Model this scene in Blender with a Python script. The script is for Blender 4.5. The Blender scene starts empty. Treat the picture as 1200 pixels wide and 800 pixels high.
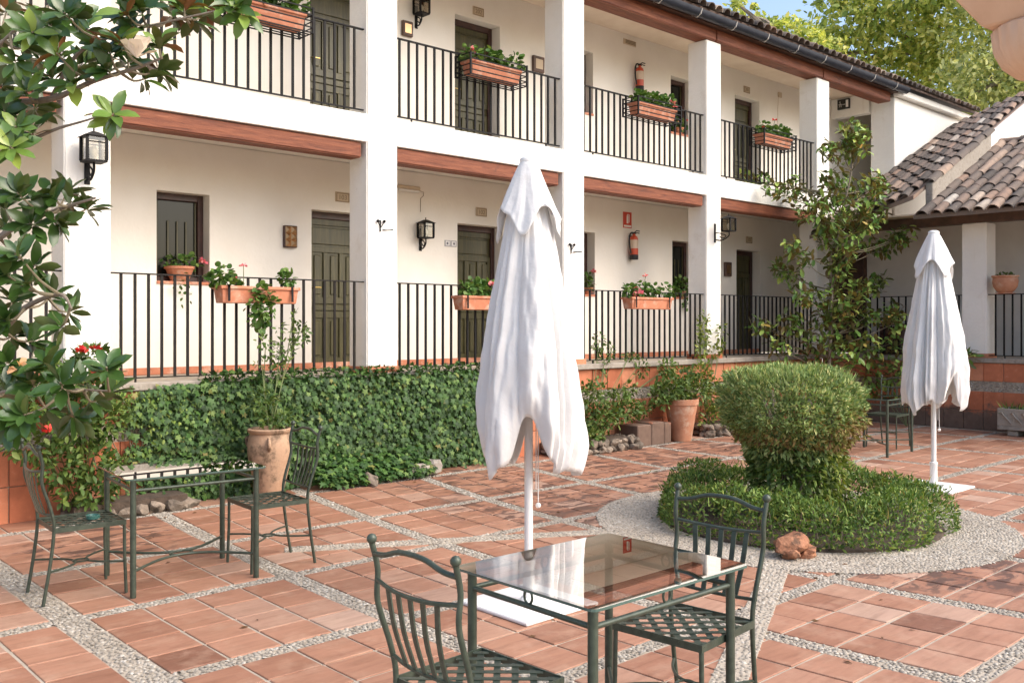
import bpy, bmesh, math, random
import numpy as np
from mathutils import Vector, Matrix, noise as mnoise

# ------------------------------------------------------------------ scene, camera, light
random.seed(7); RNG = np.random.default_rng(7)
sc = bpy.context.scene
COL = sc.collection
FPX, HORIZ, EYE = 1100.0, 380.0, 1.7
_n = math.hypot(1195, FPX); UX, UY = 1195 / _n, FPX / _n        # camera right = (UX,-UY), forward = (UY,UX)
CAM = (-7.22, -8.755, EYE)
cd = bpy.data.cameras.new('camera'); cam = bpy.data.objects.new('camera', cd); COL.objects.link(cam)
cam.location = CAM
cam.rotation_euler = (math.pi / 2, 0, -math.asin(UY))
cd.sensor_width = 36; cd.lens = FPX / 1200 * 36; cd.shift_y = -20 / 1200
cd.clip_start = 0.05; cd.clip_end = 600
sc.camera = cam

SUN_EL, SUN_AZ = math.radians(42), (0.45, -0.893)               # towards the sun, on the ground plan
w = bpy.data.worlds.new('World'); sc.world = w; w.use_nodes = True
wn = w.node_tree; wn.nodes.clear()
sky = wn.nodes.new('ShaderNodeTexSky'); sky.sky_type = 'NISHITA'; sky.sun_disc = False
sky.sun_elevation = SUN_EL
sky.sun_rotation = math.atan2(SUN_AZ[0], SUN_AZ[1])
sky.air_density = 1.0; sky.dust_density = 3.5; sky.ozone_density = 1.0
bg = wn.nodes.new('ShaderNodeBackground'); bg.inputs[1].default_value = 0.15
wo = wn.nodes.new('ShaderNodeOutputWorld')
wn.links.new(sky.outputs[0], bg.inputs[0]); wn.links.new(bg.outputs[0], wo.inputs[0])
sl = bpy.data.lights.new('sun', 'SUN'); sun = bpy.data.objects.new('sun', sl); COL.objects.link(sun)
sl.energy = 1.35; sl.angle = math.radians(60); sl.color = (1.0, 0.93, 0.84)
_d = Vector((SUN_AZ[0] * math.cos(SUN_EL), SUN_AZ[1] * math.cos(SUN_EL), math.sin(SUN_EL)))
sun.rotation_euler = (-_d).to_track_quat('-Z', 'Y').to_euler()
vs = sc.view_settings
vs.view_transform = 'Standard'; vs.look = 'None'; vs.exposure = 1.12; vs.gamma = 1.0; vs.use_curve_mapping = False
sc.cycles.max_bounces = 10; sc.cycles.transparent_max_bounces = 16
sc.cycles.caustics_reflective = False; sc.cycles.caustics_refractive = False

def pix(px, py, x=None, y=None, z=None, Z=None):
    """photo pixel (1200x800) -> world point on a plane x=, y=, z= or at camera depth Z"""
    a = (px - 600) / FPX
    d = (UX * a + UY, -UY * a + UX, (HORIZ - py) / FPX)
    if Z is not None: t = Z
    elif z is not None: t = (z - CAM[2]) / d[2]
    elif y is not None: t = (y - CAM[1]) / d[1]
    else: t = (x - CAM[0]) / d[0]
    return Vector((CAM[0] + t * d[0], CAM[1] + t * d[1], CAM[2] + t * d[2]))

def proj(x, y, z):
    X, Y = x - CAM[0], y - CAM[1]
    f = UY * X + UX * Y
    if f < .1: return (-9999, -9999, f)
    return (600 + FPX * (UX * X - UY * Y) / f, HORIZ - FPX * (z - CAM[2]) / f, f)

# ------------------------------------------------------------------ materials
M = {}
def nodes(name):
    m = bpy.data.materials.new(name); m.use_nodes = True
    nt = m.node_tree; nt.nodes.clear()
    out = nt.nodes.new('ShaderNodeOutputMaterial')
    return m, nt, out

def N(nt, t, **kw):
    n = nt.nodes.new(t)
    for k, v in kw.items():
        if hasattr(n, k): setattr(n, k, v)
    return n

def ramp(nt, stops, fac, interp='LINEAR'):
    r = nt.nodes.new('ShaderNodeValToRGB'); cr = r.color_ramp; cr.interpolation = interp
    while len(cr.elements) < len(stops): cr.elements.new(.5)
    for e, (p, c) in zip(cr.elements, stops):
        e.position = p; e.color = (c[0], c[1], c[2], 1) if not isinstance(c, (int, float)) else (c, c, c, 1)
    nt.links.new(fac, r.inputs[0]); return r.outputs[0]

def noise(nt, vec, scale, detail=4, rough=.55, dist=0):
    n = nt.nodes.new('ShaderNodeTexNoise'); n.inputs['Scale'].default_value = scale
    n.inputs['Detail'].default_value = detail; n.inputs['Roughness'].default_value = rough
    n.inputs['Distortion'].default_value = dist
    nt.links.new(vec, n.inputs['Vector']); return n.outputs['Fac']

def mix(nt, fac, a, b, mode='MIX'):
    n = nt.nodes.new('ShaderNodeMix'); n.data_type = 'RGBA'; n.blend_type = mode
    if isinstance(fac, (int, float)): n.inputs[0].default_value = fac
    else: nt.links.new(fac, n.inputs[0])
    for i, v in ((6, a), (7, b)):
        if isinstance(v, tuple): n.inputs[i].default_value = (v[0], v[1], v[2], 1)
        else: nt.links.new(v, n.inputs[i])
    return n.outputs[2]

def math_(nt, op, a, b=0.5, clamp=False):
    n = nt.nodes.new('ShaderNodeMath'); n.operation = op; n.use_clamp = clamp
    for i, v in ((0, a), (1, b)):
        if isinstance(v, (int, float)): n.inputs[i].default_value = v
        else: nt.links.new(v, n.inputs[i])
    return n.outputs[0]

def world_pos(nt):
    return nt.nodes.new('ShaderNodeNewGeometry').outputs['Position']

def bump(nt, h, strength=.3, dist=.01):
    b = nt.nodes.new('ShaderNodeBump'); b.inputs['Strength'].default_value = strength
    b.inputs['Distance'].default_value = dist; nt.links.new(h, b.inputs['Height']); return b.outputs[0]

def pbsdf(nt, out, col, rough=.7, metal=0, normal=None, spec=.5):
    p = nt.nodes.new('ShaderNodeBsdfPrincipled')
    if isinstance(col, tuple): p.inputs['Base Color'].default_value = (*col, 1)
    else: nt.links.new(col, p.inputs['Base Color'])
    if isinstance(rough, (int, float)): p.inputs['Roughness'].default_value = rough
    else: nt.links.new(rough, p.inputs['Roughness'])
    p.inputs['Metallic'].default_value = metal
    p.inputs['Specular IOR Level'].default_value = spec
    if normal is not None: nt.links.new(normal, p.inputs['Normal'])
    if out is not None: nt.links.new(p.outputs[0], out.inputs[0])
    return p

def mat_simple(name, c1, c2, scale=8, rough=.7, bmp=.15, bscale=60, metal=0, spec=.5, rnd=None, dist=.004, dirt=None):
    """two-tone noise; rnd='obj' or 'island' adds a per-piece brightness/colour shift; dirt=(colour, scale, lo, hi)"""
    m, nt, out = nodes(name); P = world_pos(nt)
    f = noise(nt, P, scale, 5, .6)
    col = ramp(nt, [(.3, c1), (.7, c2)], f)
    if rnd:
        r = nt.nodes.new('ShaderNodeObjectInfo').outputs['Random'] if rnd == 'obj' else nt.nodes.new('ShaderNodeNewGeometry').outputs['Random Per Island']
        g = ramp(nt, [(0, .62), (.5, 1.0), (1, 1.35)], r)
        col = mix(nt, 1.0, col, g, 'MULTIPLY')
    if dirt:
        d = noise(nt, P, dirt[1], 6, .65)
        col = mix(nt, ramp(nt, [(dirt[2], 0.), (dirt[3], 1.)], d), col, dirt[0])
    nrm = bump(nt, noise(nt, P, bscale, 4, .6), bmp, dist) if bmp else None
    pbsdf(nt, out, col, rough, metal, nrm, spec)
    M[name] = m; return m

def mat_leaf(name, stops, rough=.45, trans=.25, back=None, rnd='island', gain=1.4, spec=.3):
    m, nt, out = nodes(name)
    geo = nt.nodes.new('ShaderNodeNewGeometry')
    r = geo.outputs['Random Per Island'] if rnd == 'island' else nt.nodes.new('ShaderNodeObjectInfo').outputs['Random']
    stops = [(p_, (c_[0] * gain * 1.12, c_[1] * gain, c_[2] * gain * .82)) for p_, c_ in stops]
    col = ramp(nt, stops, r)
    f = noise(nt, geo.outputs['Position'], 3.0, 3)
    col = mix(nt, 1.0, col, ramp(nt, [(.25, .75), (.75, 1.2)], f), 'MULTIPLY')
    if back:
        bb = ramp(nt, [(0, back[0]), (.42, back[0]), (.6, back[1]), (1, back[1])], math_(nt, 'FRACT', math_(nt, 'MULTIPLY', r, 7.31)))
        col = mix(nt, geo.outputs['Backfacing'], col, bb)
    p = pbsdf(nt, None, col, rough, spec=spec)
    t = nt.nodes.new('ShaderNodeBsdfTranslucent')
    nt.links.new(mix(nt, 1.0, col, (1.25, 1.2, .6), 'MULTIPLY'), t.inputs[0])
    s = nt.nodes.new('ShaderNodeMixShader'); s.inputs[0].default_value = trans
    nt.links.new(p.outputs[0], s.inputs[1]); nt.links.new(t.outputs[0], s.inputs[2]); nt.links.new(s.outputs[0], out.inputs[0])
    M[name] = m; return m

# white lime plaster: faint blotches, hairline unevenness, brownish streaks
m, nt, out = nodes('plaster'); P = world_pos(nt)
c = ramp(nt, [(.25, (.74, .705, .64)), (.6, (.80, .775, .725)), (.8, (.83, .81, .77))], noise(nt, P, 1.3, 6, .62))
mp = nt.nodes.new('ShaderNodeMapping'); mp.inputs['Scale'].default_value = (9, 9, .6); nt.links.new(P, mp.inputs[0])
st = ramp(nt, [(.62, 0.), (.78, .35)], noise(nt, mp.outputs[0], 1.0, 4, .6))
c = mix(nt, st, c, (.56, .48, .38))
c = mix(nt, ramp(nt, [(.58, 0.), (.72, .5)], noise(nt, P, 2.6, 8, .7, .5)), c, (.62, .56, .47))
c = mix(nt, ramp(nt, [(.66, 0.), (.70, .5)], noise(nt, P, 11, 8, .75)), c, (.58, .53, .46))
b_ = bump(nt, math_(nt, 'ADD', noise(nt, P, 22, 6, .6), math_(nt, 'MULTIPLY', noise(nt, P, 3.2, 3, .5), 2.2)), .4, .014)
pbsdf(nt, out, c, .88, normal=b_, spec=.25); M['plaster'] = m
mat_simple('gallery_wall', (.77, .715, .63), (.82, .775, .70), 1.6, .9, .3, 24, spec=.2, dist=.01)
mat_simple('ceiling_plaster', (.66, .54, .42), (.76, .65, .53), 2, .9, .15, 30, spec=.2)
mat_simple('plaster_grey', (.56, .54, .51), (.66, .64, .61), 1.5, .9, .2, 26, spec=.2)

# terracotta floor tile: streaky clay, per-tile tone, grime blotches with their own shape
def floor_tile_mat(name, rnd):
    m, nt, out = nodes(name); P = world_pos(nt)
    r = nt.nodes.new('ShaderNodeObjectInfo').outputs['Random'] if rnd == 'obj' else nt.nodes.new('ShaderNodeNewGeometry').outputs['Random Per Island']
    base = ramp(nt, [(0, (.20, .088, .054)), (.08, (.28, .130, .080)), (.35, (.335, .162, .101)), (.75, (.365, .184, .118)), (.92, (.38, .215, .148)), (1, (.43, .28, .21))], r)
    mp = nt.nodes.new('ShaderNodeMapping'); mp.inputs['Scale'].default_value = (1.5, 9, 1); mp.inputs['Rotation'].default_value = (0, 0, .12); nt.links.new(P, mp.inputs[0])
    s1 = noise(nt, mp.outputs[0], 2.2, 6, .65, .4)
    base = mix(nt, 1.0, base, ramp(nt, [(.25, (.70, .66, .63)), (.5, (.97, .97, .97)), (.8, (1.15, 1.17, 1.17))], s1), 'MULTIPLY')
    # scuffed pale dust
    d1 = noise(nt, P, 5.5, 7, .7, .3)
    base = mix(nt, ramp(nt, [(.5, 0.), (.72, .38)], d1), base, (.52, .35, .25))
    # damp grime lying in the middle of the court and along the planting
    def blob(cx, cy, rad):
        vm = nt.nodes.new('ShaderNodeVectorMath'); vm.operation = 'DISTANCE'
        vm.inputs[1].default_value = (cx, cy, 0); nt.links.new(P, vm.inputs[0])
        return math_(nt, 'SUBTRACT', 1.0, math_(nt, 'DIVIDE', vm.outputs['Value'], rad), True)
    msk = blob(-.5, -1.1, 1.3)
    for q in ((-1.0, -2.5, 1.2), (.35, -1.6, 1.5), (1.6, -1.4, 1.4), (.2, -2.6, 1.0), (-.6, -5.9, .9), (.3, -7.0, 1.0), (3.2, -1.0, 1.2), (-4.6, -1.2, .8)):
        msk = math_(nt, 'MAXIMUM', msk, blob(*q))
    mp2 = nt.nodes.new('ShaderNodeMapping'); mp2.inputs['Scale'].default_value = (1.0, 2.3, 1); nt.links.new(P, mp2.inputs[0])
    g = noise(nt, mp2.outputs[0], 3.6, 8, .68, .6)
    gm = math_(nt, 'MULTIPLY', ramp(nt, [(.49, 0.), (.56, 1.)], g), ramp(nt, [(0, 0.), (.35, .95)], msk))
    base = mix(nt, gm, base, (.105, .055, .04))
    h = noise(nt, P, 34, 6, .65)
    rough = ramp(nt, [(.3, .42), (.7, .72)], noise(nt, P, 4, 5, .6))
    pbsdf(nt, out, base, rough, normal=bump(nt, h, .25, .004), spec=.4); M[name] = m
floor_tile_mat('floor_tile', 'obj'); floor_tile_mat('floor_tile_far', 'island')

mat_simple('mortar', (.36, .305, .24), (.47, .41, .335), 9, .9, .4, 60, spec=.2, dirt=((.24, .19, .145), 2.2, .58, .78))
m, nt, out = nodes('pebble'); geo = nt.nodes.new('ShaderNodeNewGeometry')
c = ramp(nt, [(0, (.21, .182, .148)), (.2, (.295, .26, .215)), (.6, (.36, .32, .268)), (.9, (.41, .37, .312)), (1, (.54, .50, .44))], geo.outputs['Random Per Island'])
c = mix(nt, ramp(nt, [(.42, 0.), (.70, .6)], noise(nt, geo.outputs['Position'], 1.6, 5, .65)), c, (.20, .168, .13))
pbsdf(nt, out, c, .6, spec=.4); M['pebble'] = m
def plinth_mat(name, damp):
    m, nt, out = nodes(name); P = world_pos(nt)
    r = nt.nodes.new('ShaderNodeObjectInfo').outputs['Random']
    base = ramp(nt, [(0, (.40, .125, .06)), (.5, (.50, .175, .088)), (1, (.54, .23, .13))], r)
    base = mix(nt, 1.0, base, ramp(nt, [(.25, .72), (.7, 1.15)], noise(nt, P, 4.5, 6, .65)), 'MULTIPLY')
    base = mix(nt, ramp(nt, [(.6, 0.), (.8, .6)], noise(nt, P, 9, 6, .7)), base, (.55, .40, .30))
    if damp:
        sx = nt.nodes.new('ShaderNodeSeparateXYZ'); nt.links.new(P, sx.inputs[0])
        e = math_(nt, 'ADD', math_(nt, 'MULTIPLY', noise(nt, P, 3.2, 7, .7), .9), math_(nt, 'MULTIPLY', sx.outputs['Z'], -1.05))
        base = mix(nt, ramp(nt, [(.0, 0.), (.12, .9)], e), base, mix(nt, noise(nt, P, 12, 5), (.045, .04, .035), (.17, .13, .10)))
    pbsdf(nt, out, base, .75, normal=bump(nt, noise(nt, P, 26, 6, .65), .35, .006), spec=.3); M[name] = m
plinth_mat('plinth_tile', False); plinth_mat('plinth_tile_damp', True)

# red-brown beam timber with grain along x
m, nt, out = nodes('beam_wood'); P = world_pos(nt)
mp = nt.nodes.new('ShaderNodeMapping'); mp.inputs['Scale'].default_value = (1.1, 14, 14); nt.links.new(P, mp.inputs[0])
g = noise(nt, mp.outputs[0], 2.0, 8, .7, .5)
c = ramp(nt, [(.25, (.045, .013, .007)), (.45, (.150, .042, .018)), (.62, (.225, .072, .032)), (.8, (.33, .145, .08))], g)
c = mix(nt, ramp(nt, [(.6, 0.), (.7, .8)], noise(nt, P, 3.1, 6, .7)), c, (.05, .022, .016))
pbsdf(nt, out, c, .62, normal=bump(nt, g, .5, .01), spec=.35); M['beam_wood'] = m
mat_simple('dark_wood', (.055, .03, .02), (.12, .062, .04), 6, .55, .25, 40)
mat_simple('frame_wood', (.035, .014, .010), (.07, .028, .02), 10, .45, .2, 50)
m, nt, out = nodes('door_wood'); P = world_pos(nt)
mp = nt.nodes.new('ShaderNodeMapping'); mp.inputs['Scale'].default_value = (16, 16, 1.2); nt.links.new(P, mp.inputs[0])
g = noise(nt, mp.outputs[0], 1.6, 6, .65, .3)
c = ramp(nt, [(.2, (.022, .020, .006)), (.5, (.060, .053, .017)), (.8, (.115, .098, .036))], g)
pbsdf(nt, out, c, .42, normal=bump(nt, g, .2, .004), spec=.5); M['door_wood'] = m
mat_simple('black_iron', (.004, .004, .005), (.010, .009, .009), 20, .6, .15, 90, 0, spec=.2)
mat_simple('gutter_metal', (.018, .022, .035), (.035, .04, .055), 8, .45, .1, 60, .4)
mat_simple('bronze_rail', (.010, .008, .007), (.020, .017, .015), 16, .6, .1, 80, 0, spec=.2)
mat_simple('green_iron', (.034, .046, .033), (.066, .084, .062), 26, .38, .2, 130, .2, dirt=((.05, .04, .028), 14, .62, .78))
mat_simple('dark_green_iron', (.030, .036, .026), (.055, .066, .048), 24, .4, .2, 120, .4, dirt=((.10, .085, .06), 14, .66, .8))
mat_simple('white_paint', (.72, .71, .69), (.80, .79, .77), 9, .45, .1, 60, dirt=((.42, .38, .33), 16, .68, .8))
mat_simple('planter_clay', (.44, .150, .075), (.56, .22, .12), 9, .7, .2, 50, dirt=((.58, .40, .30), 8, .52, .72))
mat_simple('pale_clay', (.60, .37, .24), (.68, .45, .31), 7, .7, .15, 40)
mat_simple('pot_clay', (.36, .155, .085), (.50, .245, .145), 6, .8, .35, 30, dirt=((.56, .44, .33), 5, .5, .7), dist=.01)
mat_simple('jar_clay', (.34, .20, .12), (.52, .36, .24), 5, .82, .5, 24, dirt=((.14, .09, .055), 5, .47, .60), dist=.012)
mat_simple('orange_rock', (.26, .105, .055), (.42, .20, .11), 9, .9, .8, 14, dist=.03, dirt=((.09, .05, .03), 8, .5, .62))
mat_simple('rock', (.12, .092, .068), (.27, .215, .165), 7, .9, .7, 18, dist=.02, rnd='obj', dirt=((.07, .055, .04), 9, .52, .66))
mat_simple('pale_stone', (.25, .215, .175), (.38, .34, .29), 9, .9, .6, 26, dist=.015, dirt=((.20, .17, .14), 9, .55, .7))
mat_simple('soil', (.05, .035, .024), (.10, .07, .05), 12, .95, .6, 30, dist=.02)
mat_simple('bark', (.16, .13, .10), (.28, .235, .19), 14, .9, .6, 40, dist=.01)
mat_simple('twig', (.14, .115, .07), (.24, .20, .13), 14, .8, .3, 60)
mat_simple('green_stem', (.10, .14, .05), (.19, .22, .09), 14, .7, 0)
m, nt, out = nodes('roof_tile'); P = world_pos(nt)
r = nt.nodes.new('ShaderNodeObjectInfo').outputs['Random']
c = ramp(nt, [(0, (.085, .072, .064)), (.3, (.150, .122, .104)), (.6, (.205, .155, .125)), (.85, (.29, .195, .145)), (.93, (.40, .31, .24)), (1, (.48, .44, .38))], r)
c = mix(nt, ramp(nt, [(.46, 0.), (.70, .6)], noise(nt, P, 7, 7, .7)), c, (.125, .112, .098))
c = mix(nt, ramp(nt, [(.62, 0.), (.74, .7)], noise(nt, P, 13, 6, .7)), c, (.42, .38, .31))
pbsdf(nt, out, c, .9, normal=bump(nt, noise(nt, P, 30, 6, .65), .5, .01), spec=.2); M['roof_tile'] = m
# awning cloth
m, nt, out = nodes('umbrella_cloth'); P = world_pos(nt)
c = ramp(nt, [(.3, (.80, .79, .78)), (.7, (.85, .845, .84))], noise(nt, P, 3, 5))
c = mix(nt, ramp(nt, [(.62, 0.), (.8, .4)], noise(nt, P, 4.5, 6, .65)), c, (.66, .58, .50))
wv = noise(nt, P, 7, 5, .6)
p = pbsdf(nt, None, c, .9, normal=bump(nt, wv, .35, .03), spec=.15)
t = nt.nodes.new('ShaderNodeBsdfTranslucent'); t.inputs[0].default_value = (.82, .80, .78, 1)
s = nt.nodes.new('ShaderNodeMixShader'); s.inputs[0].default_value = .22
nt.links.new(p.outputs[0], s.inputs[1]); nt.links.new(t.outputs[0], s.inputs[2]); nt.links.new(s.outputs[0], out.inputs[0]); M['umbrella_cloth'] = m
def glassy(name, tint, rough=0.0, ior=1.5, gain=3.1):
    m, nt, out = nodes(name)
    tr = nt.nodes.new('ShaderNodeBsdfTransparent'); tr.inputs[0].default_value = (*tint, 1)
    gl = nt.nodes.new('ShaderNodeBsdfGlossy'); gl.inputs['Roughness'].default_value = rough
    fr = nt.nodes.new('ShaderNodeFresnel'); fr.inputs[0].default_value = ior
    s = nt.nodes.new('ShaderNodeMixShader')
    geo = nt.nodes.new('ShaderNodeNewGeometry')        # both faces of a thin sheet reflect: count them once, on entry
    fac = math_(nt, 'MULTIPLY', math_(nt, 'MULTIPLY', fr.outputs[0], gain, True), math_(nt, 'SUBTRACT', 1.0, geo.outputs['Backfacing']))
    nt.links.new(fac, s.inputs[0]); nt.links.new(tr.outputs[0], s.inputs[1]); nt.links.new(gl.outputs[0], s.inputs[2])
    nt.links.new(s.outputs[0], out.inputs[0]); M[name] = m
glassy('table_glass', (.95, .975, .96)); glassy('lamp_glass', (.86, .84, .80), .08)
mat_simple('table_glass_edge', (.06, .10, .085), (.09, .14, .12), 6, .15, 0)
m, nt, out = nodes('window_glass'); pbsdf(nt, out, (.012, .014, .012), .12, spec=.35); M['window_glass'] = m
for nm, col, ro in (('sign_red', (.55, .06, .035), .45), ('sign_white', (.78, .76, .72), .5), ('ext_red', (.55, .075, .03), .3), ('ext_label', (.62, .48, .36), .5),
                    ('rubber', (.012, .012, .012), .6), ('sign_black', (.012, .013, .012), .35), ('copper', (.42, .26, .14), .3), ('plaque_beige', (.55, .44, .31), .7),
                    ('plaque_ink', (.26, .19, .12), .7), ('tile_white', (.66, .64, .62), .25), ('tile_ink', (.10, .09, .11), .3), ('brass', (.45, .33, .13), .3),
                    ('ash_teal', (.05, .14, .12), .25), ('bulb_glass', (.72, .68, .58), .25), ('curtain', (.26, .24, .17), .8), ('grey_plastic', (.45, .43, .40), .5)):
    m, nt, out = nodes(nm); pbsdf(nt, out, col, ro, 1.0 if nm in ('copper', 'brass') else 0); M[nm] = m
mat_leaf('magnolia_leaf', [(0, (.020, .050, .012)), (.4, (.038, .085, .020)), (.75, (.075, .145, .032)), (1, (.15, .22, .05))], .28, .12, ((.075, .11, .03), (.19, .08, .03)), 'obj', spec=.6, gain=1.75)
mat_leaf('magnolia_leaf_far', [(0, (.028, .062, .015)), (.35, (.058, .120, .030)), (.7, (.110, .185, .050)), (.92, (.165, .22, .065)), (1, (.24, .15, .05))], .32, .2, ((.115, .145, .05), (.16, .12, .045)), 'island', spec=.35, gain=2.3)
mat_leaf('ivy_leaf', [(0, (.010, .032, .009)), (.5, (.026, .070, .018)), (.85, (.050, .110, .028)), (.97, (.09, .15, .042)), (1, (.13, .12, .04))], .55, .1, gain=1.4)
mat_leaf('creeper_leaf', [(0, (.05, .105, .02)), (.5, (.10, .175, .035)), (1, (.17, .24, .06))], .5, .25)
mat_leaf('shrub_leaf', [(0, (.030, .065, .018)), (.5, (.06, .115, .03)), (1, (.11, .16, .045))], .5, .2)
mat_leaf('vine_leaf', [(0, (.045, .085, .02)), (.5, (.10, .155, .035)), (1, (.20, .24, .06))], .45, .25)
mat_leaf('geranium_leaf', [(0, (.025, .07, .016)), (.5, (.055, .125, .03)), (1, (.11, .185, .05))], .5, .2)
mat_leaf('topiary_leaf', [(0, (.030, .058, .022)), (.4, (.085, .140, .058)), (.8, (.15, .205, .095)), (1, (.21, .22, .12))], .6, .2, gain=2.25)
mat_leaf('topiary_dry', [(0, (.07, .04, .02)), (.4, (.13, .09, .035)), (.7, (.14, .15, .05)), (1, (.20, .20, .08))], .7, .15)
mat_leaf('hedge_leaf', [(0, (.020, .045, .012)), (.35, (.045, .095, .022)), (.7, (.085, .150, .038)), (.92, (.14, .20, .055)), (1, (.17, .15, .06))], .55, .2, gain=1.75)
mat_leaf('tree_leaf', [(0, (.05, .085, .025)), (.4, (.115, .155, .05)), (.8, (.185, .22, .085)), (1, (.26, .27, .13))], .5, .4, gain=2.9)
mat_leaf('tree_leaf_pale', [(0, (.06, .09, .045)), (.5, (.14, .175, .09)), (1, (.24, .26, .16))], .5, .4, gain=3.0)
mat_leaf('petal_pink', [(0, (.55, .07, .16)), (.6, (.68, .16, .26)), (1, (.75, .34, .40))], .6, .25, gain=1.0)
mat_leaf('petal_red', [(0, (.40, .012, .025)), (.6, (.55, .03, .04)), (1, (.62, .08, .07))], .6, .2, gain=1.0)
mat_leaf('petal_white', [(0, (.74, .72, .74)), (1, (.80, .79, .82))], .5, .06, gain=1.0)
mat_leaf('petal_peach', [(0, (.62, .33, .20)), (1, (.74, .50, .32))], .6, .25, gain=1.0)
mat_leaf('dry_leaf', [(0, (.03, .02, .012)), (.6, (.09, .05, .025)), (1, (.16, .09, .04))], .8, .05, gain=1.0)

# ------------------------------------------------------------------ mesh helpers
class MB:
    def __init__(s): s.v = []; s.f = []
    def add(s, vs, fs):
        o = len(s.v); s.v += [tuple(q) for q in vs]; s.f += [tuple(i + o for i in q) for q in fs]; return s
    def mm(s, x0, x1, y0, y1, z0, z1):
        return s.add([(x0, y0, z0), (x1, y0, z0), (x1, y1, z0), (x0, y1, z0), (x0, y0, z1), (x1, y0, z1), (x1, y1, z1), (x0, y1, z1)],
                     [(0, 3, 2, 1), (4, 5, 6, 7), (0, 1, 5, 4), (1, 2, 6, 5), (2, 3, 7, 6), (3, 0, 4, 7)])
    def prism(s, poly, z0, z1):
        n = len(poly)
        return s.add([(x, y, z0) for x, y in poly] + [(x, y, z1) for x, y in poly],
                     [tuple(range(n - 1, -1, -1)), tuple(range(n, 2 * n))] + [(i, (i + 1) % n, (i + 1) % n + n, i + n) for i in range(n)])
    def tube(s, pts, r, n=8, flat=1.0, caps=True, closed=False):
        pts = [Vector(p) for p in pts]; k = len(pts); rr = r if isinstance(r, (list, tuple)) else [r] * k
        vs, fs = [], []; up = None
        for i, p in enumerate(pts):
            if closed: t = pts[(i + 1) % k] - pts[i - 1]
            else: t = pts[min(i + 1, k - 1)] - pts[max(i - 1, 0)]
            t.normalize()
            if up is None: up = Vector((0, 0, 1)) if abs(t.z) < .9 else Vector((1, 0, 0))
            a = t.cross(up)
            if a.length < 1e-4: a = t.cross(Vector((0, 1, 0)))
            a.normalize(); b = a.cross(t).normalized(); up = b
            for j in range(n):
                an = 2 * math.pi * j / n + math.pi / n
                vs.append(p + a * (math.cos(an) * rr[i]) + b * (math.sin(an) * rr[i] * flat))
        m = k if closed else k - 1
        for i in range(m):
            for j in range(n):
                i2 = (i + 1) % k
                fs.append((i * n + j, i * n + (j + 1) % n, i2 * n + (j + 1) % n, i2 * n + j))
        if caps and not closed: fs += [tuple(range(n - 1, -1, -1)), tuple(range((k - 1) * n, k * n))]
        return s.add(vs, fs)
    def lathe(s, prof, c=(0, 0, 0), n=24, mod=None):
        vs, fs = [], []
        for i, (r, z) in enumerate(prof):
            for j in range(n):
                a = 2 * math.pi * j / n; q = r * (mod(a, i) if mod else 1)
                vs.append((c[0] + q * math.cos(a), c[1] + q * math.sin(a), c[2] + z))
        for i in range(len(prof) - 1):
            for j in range(n): fs.append((i * n + j, i * n + (j + 1) % n, (i + 1) * n + (j + 1) % n, (i + 1) * n + j))
        fs.append(tuple(range(n - 1, -1, -1))); fs.append(tuple(range((len(prof) - 1) * n, len(prof) * n)))
        return s.add(vs, fs)
    def ball(s, c, r, n=8, sq=(1, 1, 1)):
        prof = [(max(.02, math.sin(math.pi * i / 5)), -math.cos(math.pi * i / 5)) for i in range(6)]
        o = len(s.v); s.lathe([(q * r, z * r) for q, z in prof], (0, 0, 0), n)
        s.v[o:] = [(c[0] + x * sq[0], c[1] + y * sq[1], c[2] + z * sq[2]) for x, y, z in s.v[o:]]
        return s
    def mesh(s, name, off=(0, 0, 0)):
        me = bpy.data.meshes.new(name)
        me.from_pydata([(x - off[0], y - off[1], z - off[2]) for x, y, z in s.v], [], s.f); me.update(); return me
    def build(s, name, mat, parent=None, smooth=False, bevel=0, local=False, loc=None, seg=1, stuff=False):
        off = (0, 0, 0)
        if parent is not None and not local: off = wloc(parent)
        elif loc is not None: off = loc
        me = s.mesh(name, off)
        if bevel:
            bm = bmesh.new(); bm.from_mesh(me)
            es = [e for e in bm.edges if len(e.link_faces) == 2 and e.calc_face_angle(0) > .6]
            bmesh.ops.bevel(bm, geom=es, offset=bevel, segments=seg, affect='EDGES', clamp_overlap=True)
            bm.to_mesh(me); bm.free()
        o = link(name, me, mat, parent, smooth)
        if loc is not None and parent is None: o.location = loc
        if stuff: o['kind'] = 'stuff'
        return o

def link(name, me, mat, parent=None, smooth=False):
    if mat and not me.materials: me.materials.append(M[mat])
    if smooth:
        me.polygons.foreach_set('use_smooth', [True] * len(me.polygons))
        try: me.set_sharp_from_angle(angle=math.radians(50))
        except Exception: pass
    o = bpy.data.objects.new(name, me); COL.objects.link(o)
    if parent is not None: o.parent = parent
    return o

def wloc(o):
    p = Vector((0, 0, 0))
    while o is not None: p += o.location; o = o.parent
    return p

def tag(o, label, cat, group=None):
    o['label'] = label; o['category'] = cat
    if group: o['group'] = group
    return o
def thing(name, label, cat, loc=(0, 0, 0), rz=0, group=None):
    o = bpy.data.objects.new(name, None); COL.objects.link(o); o.location = loc; o.rotation_euler = (0, 0, rz)
    o.empty_display_size = .1
    return tag(o, label, cat, group)
def struct(o): o['kind'] = 'structure'; return o
def copy_tree(o, parent=None):
    c = o.copy(); COL.objects.link(c); c.parent = parent
    for ch in list(o.children): copy_tree(ch, c)
    return c

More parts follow.
